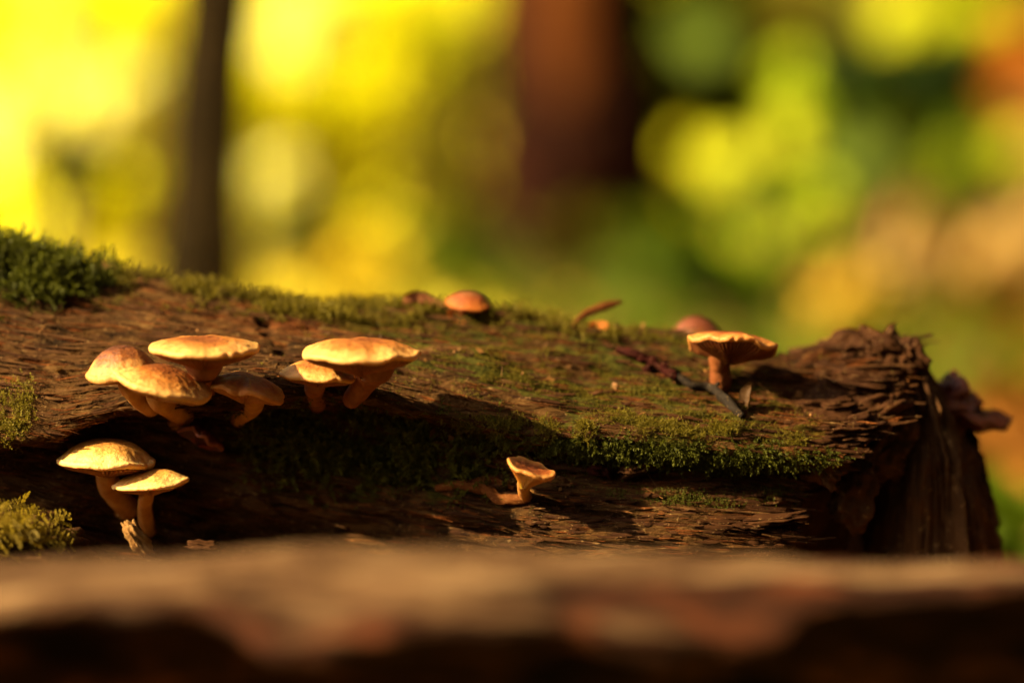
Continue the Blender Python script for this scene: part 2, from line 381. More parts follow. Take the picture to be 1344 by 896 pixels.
# heartwood standing out of the break: fibrous wood flaring downwards
def loft(name, cx, cy, y0, hw, hd, mat, parent, n=160, m=160, amp=.0025, seed=0, lobes=.12):
    """rings stacked down the picture heights cy, centres cx, half widths hw (px), half depths hd (m)"""
    t = np.linspace(0, 1, m); th = np.linspace(0, 2*np.pi, n, endpoint=False)
    yy = np.interp(t, np.linspace(0, 1, len(cy)), cy); xx = np.interp(t, np.linspace(0, 1, len(cy)), cx)
    ww = np.interp(t, np.linspace(0, 1, len(cy)), hw); dd = np.interp(t, np.linspace(0, 1, len(cy)), hd)
    c = W(xx, yy, y0); sc = mpp(y0)
    prof = 1+lobes*pn(np.cos(th)*1.6+seed, np.sin(th)*1.6, t[:, None]*1.5)*2
    X = c[:, 0:1]+np.cos(th)*ww[:, None]*sc*prof; Y = c[:, 1:2]+np.sin(th)*dd[:, None]*prof
    Z = np.repeat(c[:, 2:3], n, 1)
    Pq = np.stack([X, Y, Z], -1)
    f = fbm(np.cos(th)*9+seed, np.sin(th)*9, t[:, None]*5+seed, 5)*amp*1.3+fbm(np.cos(th)*2+seed, np.sin(th)*2, t[:, None]*6, 3)*amp+np.clip(1-np.abs(pn(np.cos(th)*5+seed, np.sin(th)*5, t[:, None]*1.2))*5, 0, 1)*-amp*.5
    nn = np.stack([np.cos(th)*np.ones((m, 1)), np.sin(th)*np.ones((m, 1)), 0*X], -1)
    Pq = Pq+nn*f[..., None]
    Pq[..., 2] += fbm(np.cos(th)*3+seed, np.sin(th)*3, t[:, None]*2, 3)*amp*1.5
    top = Pq[0].mean(0)+np.array([0, 0, .001]); v = np.concatenate([Pq.reshape(-1, 3), top[None]])
    fa = grid_faces(m, n, wrap_c=True, flip=True)
    cap = np.stack([np.arange(n), (np.arange(n)+1) % n, np.full(n, n*m), np.full(n, n*m)], -1)
    me = bpy.data.meshes.new(name)
    o = mesh_np(name, v, np.concatenate([fa, cap[:, [0, 1, 2, 2]]]), mat)
    o.data.validate()
    return under(parent, o) if parent else o
loft('heartwood', [1172, 1196, 1208, 1212, 1214, 1214, 1214], [448, 500, 560, 620, 720, 800, 880], .059, [10, 26, 44, 64, 80, 92, 100], [.006, .018, .026, .03, .034, .038, .04], M_END, log, seed=2)
loft('splinter', [1168, 1180, 1188, 1195, 1200], [436, 470, 500, 540, 600], .05, [4, 17, 20, 17, 8], [.002, .012, .014, .014, .01], M_CHUNK, log, 90, 90, .002, 5)
loft('splinter', [1272, 1276, 1282, 1288, 1290], [560, 600, 650, 720, 860], .07, [3, 9, 14, 18, 24], [.002, .010, .016, .02, .02], M_END, log, 80, 90, .0018, 9)

def chunk(name, px, py, y, sx, sy, sz, rot, mat, parent, seed, sub=5, amp=.35):
    bm = bmesh.new(); bmesh.ops.create_icosphere(bm, subdivisions=sub, radius=1)
    v = np.array([x.co[:] for x in bm.verts]); fcs = np.array([[x.index for x in f.verts] for f in bm.faces]); bm.free()
    v = np.sign(v)*np.abs(v)**.75
    d = 1+amp*fbm(v[:, 0]*1.1+seed, v[:, 1]*1.6, v[:, 2]*2.4+seed, 4)-.25*np.clip(1-np.abs(pn(v[:, 0]*.8+seed, v[:, 1]*2, v[:, 2]*4))*5, 0, 1)
    v = v*d[:, None]*np.array([sx, sy, sz])
    R_ = np.array(Matrix.Rotation(math.radians(rot[1]), 3, 'Y') @ Matrix.Rotation(math.radians(rot[0]), 3, 'X') @ Matrix.Rotation(math.radians(rot[2]), 3, 'Z'))
    v = v @ R_.T + W(px, py, y)
    o = mesh_np(name, v, fcs, mat)
    return under(parent, o) if parent else o
for i, (px, py, y, sx, sy, sz, r) in enumerate([
        (1078, 470, .060, .011, .010, .0045, (0, -8, 0)), (1120, 458, .054, .010, .010, .0050, (10, -12, 20)),
        (1152, 458, .048, .0075, .009, .0050, (0, 25, 10)), (1178, 482, .046, .006, .010, .0085, (0, 55, 0)),
        (1128, 500, .036, .013, .009, .0040, (12, 6, -10)), (1092, 528, .028, .010, .009, .0030, (18, 0, 15)),
        (1150, 540, .030, .010, .009, .0050, (0, -14, 0)), (1110, 565, .016, .010, .008, .0040, (0, -6, 0)),
        (1042, 505, .042, .011, .008, .0025, (15, 8, 0)), (1078, 610, .012, .006, .006, .005, (0, 30, 0)),
        (1168, 585, .034, .006, .006, .010, (0, 20, 0)), (1120, 640, .026, .006, .006, .012, (0, 10, 0))]):
    chunk('wood_chunk', px, py, y, sx, sy, sz, r, M_CHUNK if i < 9 else M_END, log, i*3.7+1)

# ------------------------------------------------------------------ moss
def sprig_template(nl, L, wd, seed, spread=.75, curl=.25):
    r = np.random.default_rng(seed); vs = []; fs = []
    def lf(p, d, ln, wdt, up):
        s = np.cross(d, up); s /= np.linalg.norm(s)+1e-9
        b = len(vs)
        vs.extend([p, p+d*ln*.5+s*wdt, p+d*ln, p+d*ln*.5-s*wdt]); fs.append([b, b+1, b+2, b+3])
    bend = r.normal(size=2)*curl
    for k in range(nl):
        t = (k+.5)/nl; p = np.array([bend[0]*t*t*L, bend[1]*t*t*L, t*L*.85])
        a = k*2.4+r.random()*.8
        e = spread*(1-.5*t)
        d = np.array([math.cos(a)*e, math.sin(a)*e, 1-.6*e]); d /= np.linalg.norm(d)
        lf(p, d, L*.30*(1.1-.5*t), wd, np.array([.1, .2, 1.0]) if abs(d[2]) < .95 else np.array([1, 0, 0.]))
    b = len(vs); vs.extend([np.array([-wd*.4, 0, 0]), np.array([wd*.4, 0, 0]), np.array([bend[0]*L*.8, bend[1]*L*.8, L*.85])]); fs.append([b, b+1, b+2, b+2])
    return np.array(vs), np.array(fs)
def pinnate_template(n, L, seed):
    """a feathery frond: axis with paired side branchlets carrying small leaves"""
    r = np.random.default_rng(seed); vs = []; fs = []
    bz = r.normal()*.25
    for k in range(n):
        t = (k+.3)/n; p = np.array([bz*t*t*L, 0, t*L])
        for s in (-1, 1):
            ln = L*.42*math.sin(math.pi*(.15+.8*t))+.0002
            d = np.array([s*.85, r.normal()*.15, .55]); d /= np.linalg.norm(d)
            sd = np.array([0, 1, 0.])*L*.03+np.array([-d[2], 0, d[0]])*L*.028
            for q_ in range(3):
                a = p+d*ln*q_/3; b = len(vs)
                vs.extend([a, a+d*ln*.22+sd, a+d*ln*.45, a+d*ln*.22-sd]); fs.append([b, b+1, b+2, b+3])
    b = len(vs); vs.extend([np.array([-L*.012, 0, 0]), np.array([L*.012, 0, 0]), np.array([bz*L, 0, L])]); fs.append([b, b+1, b+2, b+2])
    return np.array(vs), np.array(fs)
def frames(dirs, rng):
    d = dirs/np.linalg.norm(dirs, axis=1)[:, None]
    r = rng.normal(size=d.shape); x = np.cross(r, d); x /= np.linalg.norm(x, axis=1)[:, None]+1e-9
    y = np.cross(d, x)
    return np.stack([x, y, d], -1)                     # columns
def scatter(name, templates, pos, dirs, scale, tone, mat, rng):
    n = len(pos); which = rng.integers(0, len(templates), n)
    V_, F_, T_ = [], [], []; base = 0
    Fm = frames(dirs, rng)
    for k, (tv, tf_) in enumerate(templates):
        i = np.where(which == k)[0]
        if not len(i): continue
        v = np.einsum('nij,mj->nmi', Fm[i], tv)*scale[i][:, None, None]+pos[i][:, None]
        f = tf_[None]+(np.arange(len(i))*len(tv))[:, None, None]+base
        hgt = tv[:, 2]/max(1e-9, tv[:, 2].max())
        T_.append((np.clip(tone[i][:, None]*.75+.35*hgt[None], 0, 1)).ravel())
        V_.append(v.reshape(-1, 3)); F_.append(f.reshape(-1, 4)); base += len(i)*len(tv)
    F = np.concatenate(F_)
    tri = F[:, 2] == F[:, 3]
    Vv = np.concatenate(V_)
    # degenerate quads (stems) become thin quads by repeating a vertex copy
    F = F.copy(); o = mesh_np(name, Vv, F[~tri], mat, None, False, {'tone': np.concatenate(T_)})
    return o
GT = P.shape
def sample_log(n, dens, rng, tmin=0, tmax=400):
    """n random points of the log surface chosen with density dens(px,py)"""
    w_ = dens(QX[tmin:tmax], QY[tmin:tmax])
    du = np.linalg.norm(np.gradient(P[tmin:tmax], axis=1), axis=-1); dv = np.linalg.norm(np.gradient(P[tmin:tmax], axis=0), axis=-1)
    w_ = (w_*du*dv).ravel(); w_[~np.isfinite(w_)] = 0
    i = rng.choice(len(w_), n, p=w_/w_.sum())
    p = P[tmin:tmax].reshape(-1, 3)[i]; nn = Nn[tmin:tmax].reshape(-1, 3)[i]
    return p, nn
SPR = [sprig_template(13, 1.0, .055, s) for s in range(6)]
SHORT = [sprig_template(9, 1.0, .085, 20+s, .95) for s in range(6)]
LONG = [sprig_template(17, 1.0, .045, 40+s, .7, .5) for s in range(6)]
PIN = [pinnate_template(7, 1.0, 60+s) for s in range(5)]
def moss(name, label, n, dens, L, mat, tpl=SPR, up=.5, jit=.6, tone=(.2, .8), lift=0.0, seed=0, bulge=0.0, down=0.0, fwd=0.0, cut=-.25):
    rng = np.random.default_rng(100+seed)
    p, nn = sample_log(n, dens, rng)
    pxs, pys = proj(p)
    cl = .55*fbm(p[:, 0]*55, p[:, 1]*120, p[:, 2]*120+seed, 3)+.55*fbm(p[:, 0]*130, p[:, 1]*130, p[:, 2]*130+seed, 3)
    keep = cl > cut+rng.normal(size=n)*.12
    p, nn, cl = p[keep], nn[keep], cl[keep]; n = len(p)
    pxs, pys = pxs[keep], pys[keep]
    d = nn*(1-up)+np.array([0, 0, up])+rng.normal(size=(n, 3))*jit*.5+np.array([0, -fwd, -down])
    sc = L*(.4+1.0*rng.random(n)**1.5)*(.8+.5*np.clip(cl, -.3, .8))
    if bulge: 
        h = bulge*rng.random(n)*np.clip(dens(pxs, pys), 0, 1)*(.6+.8*np.clip(cl+.3, 0, 1))
        p = p+(nn*.6+np.array([0, 0, .4]))*h[:, None]
    t = np.clip(tone[0]+(tone[1]-tone[0])*(rng.random(n)*.6+.4*np.clip(cl+.5, 0, 1)), 0, 1)
    return tag(scatter(name, tpl, p+nn*lift, d, sc, t, mat, rng), label, 'moss', None, 'stuff')
moss('moss_cushion', 'thick dark green moss cushion on the high left shoulder of the log', 7000,
     lambda x, y: ell(x, y, 20, 350, 100, 40, 3)*(x < 160), .0072, M_MOSS, LONG, .35, 1.2, (.0, .85), 0, 1, .008, cut=-.05)
moss('moss_ridge', 'low bright moss strip along the top edge of the log', 13000,
     lambda x, y: ell(x, y, 250, 380, 240, 14, 9)+ell(x, y, 540, 414, 220, 13, 1.5)+.5*ell(x, y, 800, 440, 150, 10, 5), .0034, M_MOSS_Y, SHORT, .6, .6, (.2, .9), 0, 2, .0015, cut=-.05)
moss('moss_film', 'thin olive moss scattered over the upper slope of the log', 42000,
     lambda x, y: .45*ell(x, y, 760, 480, 270, 60, 5)+.5*ell(x, y, 720, 455, 230, 26, 5)+.6*ell(x, y, 640, 490, 130, 12, 8)+.9*ell(x, y, 830, 522, 180, 26, 6)+.3*ell(x, y, 150, 400, 50, 9)+.3*ell(x, y, 470, 425, 90, 9), .0013, M_MOSS_Y, SHORT, .4, .9, (.0, .85), 0, 3, cut=.04)
moss('moss_fringe', 'yellow green moss fringe along the overhanging front edge of the log', 14000,
     lambda x, y: ell(x, y, 760, 562, 150, 13, 1)+ell(x, y, 900, 566, 110, 12, 3)+.7*ell(x, y, 1040, 590, 65, 14, 12), .0021, M_MOSS_Y, SPR, .25, 1.2, (.0, .95), 0, 4, .0018, .15, .3, cut=.10)
moss('hanging_moss', 'dark moss roots hanging under the front edge of the log', 5000,
     lambda x, y: ell(x, y, 860, 588, 230, 13, 3), .0042, M_MOSS_D, LONG, .0, .6, (.1, .6), 0, 5, 0, 1.1, .2)
moss('shaded_moss', 'dark green sprigs of moss in the shade below the mushroom pair', 7000,
     lambda x, y: ell(x, y, 470, 590, 170, 45, 5)*(x > 300), .0050, M_MOSS_D, SPR, .45, .9, (.0, 1.), 0, 6, .004, cut=.0)
moss('golden_moss', 'small golden tuft of moss on the left ledge of the log', 1300,
     lambda x, y: ell(x, y, 14, 545, 24, 28)+.5*ell(x, y, 32, 525, 12, 20), .0030, M_MOSS_Y, SHORT, .5, .8, (.4, 1.), 0, 7, .002)
moss('crumbly_moss', 'dry brownish moss crumbs low on the front face of the log', 2600,
     lambda x, y: ell(x, y, 900, 655, 110, 10, 5)+.6*ell(x, y, 1000, 640, 50, 16)+.3*ell(x, y, 780, 610, 60, 20), .0015, M_MOSS_D, SHORT, .4, .9, (.2, .7), 0, 8)
# feathery clump low at the left, standing in front of the log on a stub of rotten wood
tag(chunk('wood_stub', 10, 740, -.02, .022, .016, .013, (0, 8, 0), M_END, None, 77.), 'crumbling dark wood stub under the feathery moss by the left edge', 'wood')
rng = np.random.default_rng(9); n = 300
a = rng.random(n)*2*np.pi; rr = np.sqrt(rng.random(n))
c = W(4+52*rr*np.cos(a), 708-34*np.sqrt(np.clip(1-(rr*np.cos(a))**2, 0, 1))*rng.random(n)+18, -.018+.014*rr*np.sin(a))
d = np.stack([rr*np.cos(a)*1.2+.25, rr*np.sin(a)-.3, np.full(n, .35)], -1)+rng.normal(size=(n, 3))*.45
tag(scatter('feathery_moss', PIN, c, d, .0095*(.6+.7*rng.random(n)), rng.random(n), M_FERNMOSS, rng), 'sunlit feathery yellow moss tuft low by the left edge', 'moss', None, 'stuff')

# crumbs, leaf fragments and soil lying on the log
rng = np.random.default_rng(41); n = 900
p, nn = sample_log(n, lambda x, y: .3+.8*ell(x, y, 700, 470, 350, 60, 5)+.5*ell(x, y, 900, 660, 200, 40), rng, 0, 330)
DB = [(np.array([[-.3, 0, 0], [.3, .05, .1], [.25, .1, .8], [-.1, .0, 1.], [-.35, .12, .5]]), np.array([[0, 1, 2, 4], [4, 2, 3, 3]])), (np.array([[-.06, 0, -1.], [.06, 0, -1.], [.05, .05, 1.], [-.05, .05, 1.]]), np.array([[0, 1, 2, 3]]))]
M_DEB = leaf_material('debris', (.04, .015, .005), (.34, .15, .04), .15)
dd_ = rng.normal(size=(n, 3)); dd_ -= nn*np.sum(dd_*nn, axis=1)[:, None]*.8
tag(scatter('debris', DB, p+nn*.0006, dd_, .0018*(.4+1.6*rng.random(n)**2), rng.random(n), M_DEB, rng), 'crumbs and leaf fragments lying over the top of the log', 'debris', None, 'stuff')

# ------------------------------------------------------------------ tubes, mushrooms
def tube(name, pts, rad, mat, n=24, m=40, amp=.06, seed=0, flat=1.0, parent=None):
    pts = np.array(pts, float); rad = np.array(rad, float)
    L_ = len(pts); t = np.linspace(0, L_-1, m)
    ext = np.concatenate([[2*pts[0]-pts[1]], pts, [2*pts[-1]-pts[-2]]]); k = np.minimum(t.astype(int), L_-2); f = (t-k)[:, None]
    c = cat(ext[k], ext[k+1], ext[k+2], ext[k+3], f); r = np.interp(t, np.arange(L_), rad)
    d = np.gradient(c, axis=0); d /= np.linalg.norm(d, axis=1)[:, None]
    ref = np.array([0, 1., 0]) if abs(d[0][1]) < .8 else np.array([1., 0, 0])
    x = np.cross(d, ref); x /= np.linalg.norm(x, axis=1)[:, None]; y = np.cross(x, d)
    th = np.linspace(0, 2*np.pi, n, endpoint=False)
    w_ = 1+amp*fbm(np.cos(th)*2.5+seed, np.sin(th)*2.5, t[:, None]*1.7, 3)
    v = c[:, None]+(x[:, None]*np.cos(th)[None, :, None]+y[:, None]*flat*np.sin(th)[None, :, None])*(r[:, None]*w_)[..., None]
    vv = np.concatenate([v.reshape(-1, 3), c[:1], c[-1:]])
    i = np.arange(n); j = (i+1) % n
    me_f = [list(q_) for q_ in grid_faces(m, n, wrap_c=True)]+[[int(b), int(a_), n*m] for a_, b in zip(i, j)]+[[int(a_)+(m-1)*n, int(b)+(m-1)*n, n*m+1] for a_, b in zip(i, j)]
    me = bpy.data.meshes.new(name); me.from_pydata(vv.tolist(), [], me_f); me.update()
    me.polygons.foreach_set('use_smooth', np.ones(len(me.polygons), bool)); me.materials.append(mat)
    o = bpy.data.objects.new(name, me); COL.objects.link(o)
    return under(parent, o) if parent else o

def mushroom(label, c, off, wpx, dome, roll, lean, stem, mat, smat=None, rimt=.16, group=None, p=2.2, dish=0.0, wave=.035, seed=0, gill=.22, name='mushroom', asp=1.0, base_d=None, yaw=0):
    """c cap rim centre (px,py); off how far the cap stands off the log; stem [(px,py,r_px)...] from cap to base"""
    smat = smat or M_STEM
    bx, by, br = stem[-1]
    bp, bn = surf(bx, by)
    yb = (bp[1]+.001) if base_d is None else base_d
    yc = yb-off; s = mpp(yc); R0 = wpx*s/2; C0 = W(c[0], c[1], yc)
    t = empty(name, W(bx, by, yb), label, 'mushroom', group); nk = np.random.default_rng(seed+50)
    nth, nr = 160, 34
    th = np.linspace(0, 2*np.pi, nth, endpoint=False)
    Rt = 1+wave*pn(np.cos(th)*1.3+seed*3.1, np.sin(th)*1.3, seed)*2.0+.012*fbm(np.cos(th)*5+seed, np.sin(th)*5, 3, 3)
    Nt = 0*th
    for a0, dp_, wd_ in zip(nk.random(4)*6.28, .03+.05*nk.random(4), .05+.08*nk.random(4)):
        Nt = Nt-dp_*np.exp(-((((th-a0+np.pi) % (2*np.pi))-np.pi)/wd_)**2)
    wz = wave*R0*1.1*pn(np.cos(th)*1.6+seed*1.7, np.sin(th)*1.6, seed+9)*2
    H = dome*s; T = rimt*R0
    # outer profile: centre over the dome, round the rim, a little way under it
    ra = np.concatenate([np.linspace(0, .93, nr-10), .93+.07*np.sin(np.linspace(0, 1, 7)[1:]*np.pi/2), .93+.07*np.cos(np.linspace(0, 1, 5)[1:]*np.pi/2)])
    za = []
    for k, r_ in enumerate(ra):
        if k < nr-10: z = H*(1-(r_/.93)**p)-dish*H*math.exp(-(r_/.33)**2)
        elif k < nr-4: z = -T*.5*(1-math.cos((k-(nr-11))/6*math.pi/2))
        else: z = -T*.5-T*.5*math.sin((k-(nr-5))/4*math.pi/2)
        za.append(z)
    za = np.array(za)
    rr_ = ra[:, None]*(Rt[None]+Nt[None]*ra[:, None]**7)*R0
    X = np.cos(th)*rr_; Y = np.sin(th)*rr_*asp
    Z = za[:, None]+wz[None]*(ra[:, None]**2)
    Z += R0*.014*fbm(X/R0*4+seed, Y/R0*4, seed*1.3, 5)*np.clip(1.1-ra[:, None]*.3, 0, 1)
    v = np.stack([X, Y, Z], -1)
    Rm = np.array(Matrix.Rotation(math.radians(roll), 3, 'Y') @ Matrix.Rotation(math.radians(lean), 3, 'X') @ Matrix.Rotation(math.radians(yaw), 3, 'Z'))
    cap = mesh_np('cap', v.reshape(-1, 3) @ Rm.T + C0, grid_faces(nr, nth, wrap_c=True), mat, None, True, {'rad': np.repeat(ra, nth)})
    # first ring is a point
    under(t, cap)
    # underside with radiating gills
    gr = np.linspace(.935, .10, 16); ng = 240; tg = np.linspace(0, 2*np.pi, ng, endpoint=False)
    Rg = np.interp(tg, np.append(th, 2*np.pi), np.append(Rt+Nt, Rt[0]+Nt[0])); wg = np.interp(tg, np.append(th, 2*np.pi), np.append(wz, wz[0]))
    dep = gill*R0*(1-gr/.935)**1.25
    fin = (np.arange(ng) % 4 < 2)*R0*.075
    Zg = -T*.92-dep[:, None]+wg[None]*(gr[:, None]**2)-fin[None]*np.clip((1-gr[:, None])*5, 0, 1)
    rg = gr[:, None]*Rg[None]*R0
    vg = np.stack([np.cos(tg)*rg, np.sin(tg)*rg*asp, Zg], -1)
    g = mesh_np('gills', vg.reshape(-1, 3) @ Rm.T + C0, grid_faces(16, ng, wrap_c=True), M_GILL if smat is M_STEM else smat, None, True)
    under(t, g)
    # stem
    top = C0+Rm @ np.array([0, 0, -T*1.0+1.25*min(0, H)])
    pts = [top]; rad = [stem[0][2]*s*.8]
    for k, (sx, sy, sr) in enumerate(stem):
        f = (k+.6)/(len(stem)-.4); yy = yc+(yb-yc)*min(1, f)
        if k == 0: yy = yc+(yb-yc)*.12
        pts.append(W(sx, sy, yy)); rad.append(sr*mpp(yy))
    if base_d is None: pts.append(bp-bn*.004+np.array([0, .001, -.001])); rad.append(rad[-1]*1.1)
    under(t, tube('stem', pts, rad, smat, 28, 44, .10, seed))
    return t
G1 = 'mushrooms on the front of the log'
mushroom('brightest sunlit mushroom with broad domed cap, low left above a smaller one', (141, 601), .016, 131, 25, 2, 3, [(139, 622, 15), (148, 645, 15), (166, 664, 16)], M_CAP_LT, rimt=.13, seed=1, p=2.6)
mushroom('small pale mushroom on a straight stem, in front of the brightest one', (197, 631), .022, 102, 15, -6, 2, [(193, 646, 10), (190, 668, 9.5), (194, 694, 11)], M_CAP_LT, rimt=.12, seed=2, p=2.2)
mushroom('domed brown-topped mushroom leaning left at the back of the left cluster', (160, 483), .013, 96, 30, -8, 8, [(168, 505, 13), (180, 520, 13), (196, 534, 12)], M_CAP_BR, rimt=.20, seed=3, p=2.4, gill=.2)
mushroom('pale tilted mushroom sloping down to the right at the front of the left cluster', (214, 499), .031, 134, 19, 15, 9, [(208, 520, 17), (222, 534, 15), (243, 548, 13)], M_CAP, rimt=.15, seed=4, p=2.0)
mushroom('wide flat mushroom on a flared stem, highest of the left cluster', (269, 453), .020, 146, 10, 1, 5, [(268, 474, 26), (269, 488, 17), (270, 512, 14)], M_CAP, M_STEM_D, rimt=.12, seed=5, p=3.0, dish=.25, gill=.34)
mushroom('reddish-topped mushroom with a curved stem at the right of the left cluster', (325, 504), .024, 102, 11, 11, 9, [(334, 518, 15), (331, 534, 12), (314, 548, 11)], M_CAP_OR, rimt=.15, seed=6, p=2.4, gill=.35, wave=.1)
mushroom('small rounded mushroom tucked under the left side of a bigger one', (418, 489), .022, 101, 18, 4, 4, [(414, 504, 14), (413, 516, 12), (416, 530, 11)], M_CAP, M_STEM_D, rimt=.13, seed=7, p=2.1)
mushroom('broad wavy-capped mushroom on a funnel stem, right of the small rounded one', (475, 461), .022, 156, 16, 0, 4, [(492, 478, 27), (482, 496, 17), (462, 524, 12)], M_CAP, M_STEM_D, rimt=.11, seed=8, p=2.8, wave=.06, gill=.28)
mushroom('tiny funnel-shaped orange mushroom standing alone low on the log', (697, 612), .020, 68, -4, 19, 10, [(692, 628, 12), (687, 640, 8), (692, 652, 8)], M_CAP_OR, rimt=.16, seed=9, gill=.85, wave=.05, p=1.6)
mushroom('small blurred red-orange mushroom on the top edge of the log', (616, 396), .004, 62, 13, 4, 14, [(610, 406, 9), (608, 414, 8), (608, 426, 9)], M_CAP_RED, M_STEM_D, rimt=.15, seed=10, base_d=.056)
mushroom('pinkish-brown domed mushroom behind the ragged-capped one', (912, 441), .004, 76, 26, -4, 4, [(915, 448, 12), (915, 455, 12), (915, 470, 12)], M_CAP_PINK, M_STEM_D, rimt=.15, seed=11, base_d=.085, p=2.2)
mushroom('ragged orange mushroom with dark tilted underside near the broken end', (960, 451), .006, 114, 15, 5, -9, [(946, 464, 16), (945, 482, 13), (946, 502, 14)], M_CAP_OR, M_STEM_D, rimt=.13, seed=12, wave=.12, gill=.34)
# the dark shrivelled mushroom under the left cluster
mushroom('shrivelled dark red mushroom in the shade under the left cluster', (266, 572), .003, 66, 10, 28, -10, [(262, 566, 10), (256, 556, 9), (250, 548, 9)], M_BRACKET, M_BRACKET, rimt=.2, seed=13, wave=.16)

# brackets on the broken end
def bracket(px, py, y, wpx, dpt, th_, roll, lean, seed, label):
    s = mpp(y); nth, nr = 80, 22
    t = empty('bracket_fungus', W(px, py, y), label, 'fungus', 'bracket fungi on the broken end of the log')
    a = np.linspace(0, 2*np.pi, nth, endpoint=False); ra = np.linspace(0.02, 1, nr)
    Rt = 1+.22*pn(np.cos(a)*1.2+seed, np.sin(a)*1.2, seed)*2
    X = np.cos(a)*ra[:, None]*Rt*wpx*s/2; Y = np.sin(a)*ra[:, None]*Rt*dpt
    edge = np.sqrt(np.clip(1-ra**4, 0, 1))[:, None]
    wv = fbm(X*160+seed, Y*160, 1, 3)*.0018
    up_ = np.stack([X, Y, edge*th_*.5+wv], -1); dn = np.stack([X, Y, -edge*th_*.9+wv], -1)
    Rm = np.array(Matrix.Rotation(math.radians(roll), 3, 'Y') @ Matrix.Rotation(math.radians(lean), 3, 'X'))
    o = W(px, py, y)
    under(t, mesh_np('cap', up_.reshape(-1, 3) @ Rm.T+o, grid_faces(nr, nth, wrap_c=True), M_BRACKET, None, True, {'rad': np.repeat(ra, nth)}))
    under(t, mesh_np('pore_surface', dn.reshape(-1, 3) @ Rm.T+o, grid_faces(nr, nth, wrap_c=True, flip=True), M_BRACKET, None, True, {'rad': np.repeat(ra*.3, nth)}))
    return t
bracket(1243, 520, .066, 92, .012, .0045, 14, 10, 3.3, 'dark red bracket fungus with upturned rim, upper one on the broken end')
bracket(1276, 546, .064, 108, .012, .0036, 6, 4, 7.1, 'flat dark red bracket fungus sticking out furthest right of the broken end')
bracket(1250, 508, .062, 44, .008, .0030, -52, 14, 5.1, 'small dark red bracket lobe standing upright between its larger neighbours')

# ------------------------------------------------------------------ twigs, strands, bits of leaf and bark on the log
def sp(px, py, up=0.001):
    p, nn = surf(px, py); return p+nn*up
TG = 'twigs lying on the log'
t = empty('twig', sp(925, 515), 'grey twig lying diagonally on the log by the ragged mushroom', 'twig', TG)
under(t, tube('stick', [sp(882, 494, .002), sp(905, 505, .002), sp(930, 514, .002), sp(952, 530, .002), sp(974, 546, .001)], [.0008, .0011, .0012, .0013, .0010], M_TWIG, 14, 50, .35, 3))
under(t, tube('side_twig', [sp(930, 514, .002), sp(936, 508, .004), sp(940, 502, .006)], [.0009, .0007, .0005], M_TWIG, 10, 14, .3, 5))
t = empty('red_twig', sp(850, 476), 'knobbly dark red twig end lying on the moss left of the ragged mushroom', 'twig', TG)
under(t, tube('stick', [sp(808, 462, .0015), sp(830, 468, .0025), sp(852, 476, .002), sp(872, 486, .0025), sp(886, 496, .002)], [.0008, .0011, .0010, .0012, .0008], M_REDTWIG, 14, 60, .6, 8))
for k, (x, y) in enumerate([(826, 462), (842, 470), (858, 474), (872, 482), (884, 492), (850, 484)]):
    o = chunk('bud', x, y, surf(x, y)[0][1]-.002, .0016, .0014, .0012, (0, 30*k, 0), M_REDTWIG, t, k*2.1, 3)
t = empty('orange_strand', sp(640, 645), 'flat orange strand of bark running left from the tiny funnel mushroom', 'bark')
under(t, tube('strip', [sp(572, 638, .001), sp(600, 640, .0015), sp(630, 644, .0015), sp(660, 652, .0015), sp(690, 656, .001)], [.0008, .0014, .0013, .0016, .0012], M_ROOT, 14, 60, .5, 4, .5))
under(t, tube('strip', [sp(606, 632, .001), sp(630, 630, .0012), sp(650, 634, .001), sp(672, 640, .0008)], [.0005, .0010, .0011, .0006], M_ROOT, 14, 40, .5, 6, .5))

def curl_leaf(name, px, py, y, L, Wd, rot, mat, label, group=None, curl=.5, seed=0, thick=.00025, cat_='leaf'):
    n_, m_ = 26, 15
    u = np.linspace(0, 1, n_)[:, None]; v_ = np.linspace(-1, 1, m_)[None]
    wd = Wd*np.sin(np.pi*np.clip(u*.96+.02, 0, 1))**.7*(1+.12*pn(u*9+seed, v_*0, 2))
    X = (u-.5)*L+0*v_; Y = v_*wd/2; Z = curl*Wd*(np.abs(v_)**2)*.6+curl*L*.25*np.sin(u*3+seed)+.08*Wd*pn(u*6+seed, v_*3, 1)
    top = np.stack([X, Y, Z], -1).reshape(-1, 3); bot = top-np.array([0, 0, thick])
    f1 = grid_faces(n_, m_); f2 = grid_faces(n_, m_, base=n_*m_, flip=True)
    Rm = np.array(Matrix.Rotation(math.radians(rot[1]), 3, 'Y') @ Matrix.Rotation(math.radians(rot[0]), 3, 'X') @ Matrix.Rotation(math.radians(rot[2]), 3, 'Z'))
    vv = np.concatenate([top, bot]) @ Rm.T+W(px, py, y)
    o = mesh_np(name, vv, np.concatenate([f1, f2]), mat, None, True, {'tone': np.clip(.5+.5*pn(vv[:, 0]*200, vv[:, 1]*200, vv[:, 2]*200), 0, 1)})
    return tag(o, label, cat_, group)
M_DRY = leaf_material('dry_leaf', (.16, .05, .02), (.36, .14, .05), .2)
M_DRYO = leaf_material('orange_dry_leaf', (.45, .12, .03), (.70, .24, .05), .35)
M_DRYT = leaf_material('tan_dry_leaf', (0.0480, 0.0210, 0.0072), (0.1020, 0.0510, 0.0180), .2)
LG = 'dead leaf scraps on the log'
curl_leaf('dead_leaf', 556, 405, .056, .012, .007, (25, 3, 10), M_DRY, 'curled brown dead leaf left of the small red-orange mushroom', LG, .6, 1)
t = empty('twig', W(752, 428, .055), 'thin brown twig tip sticking up from the top edge of the log', 'twig', TG)
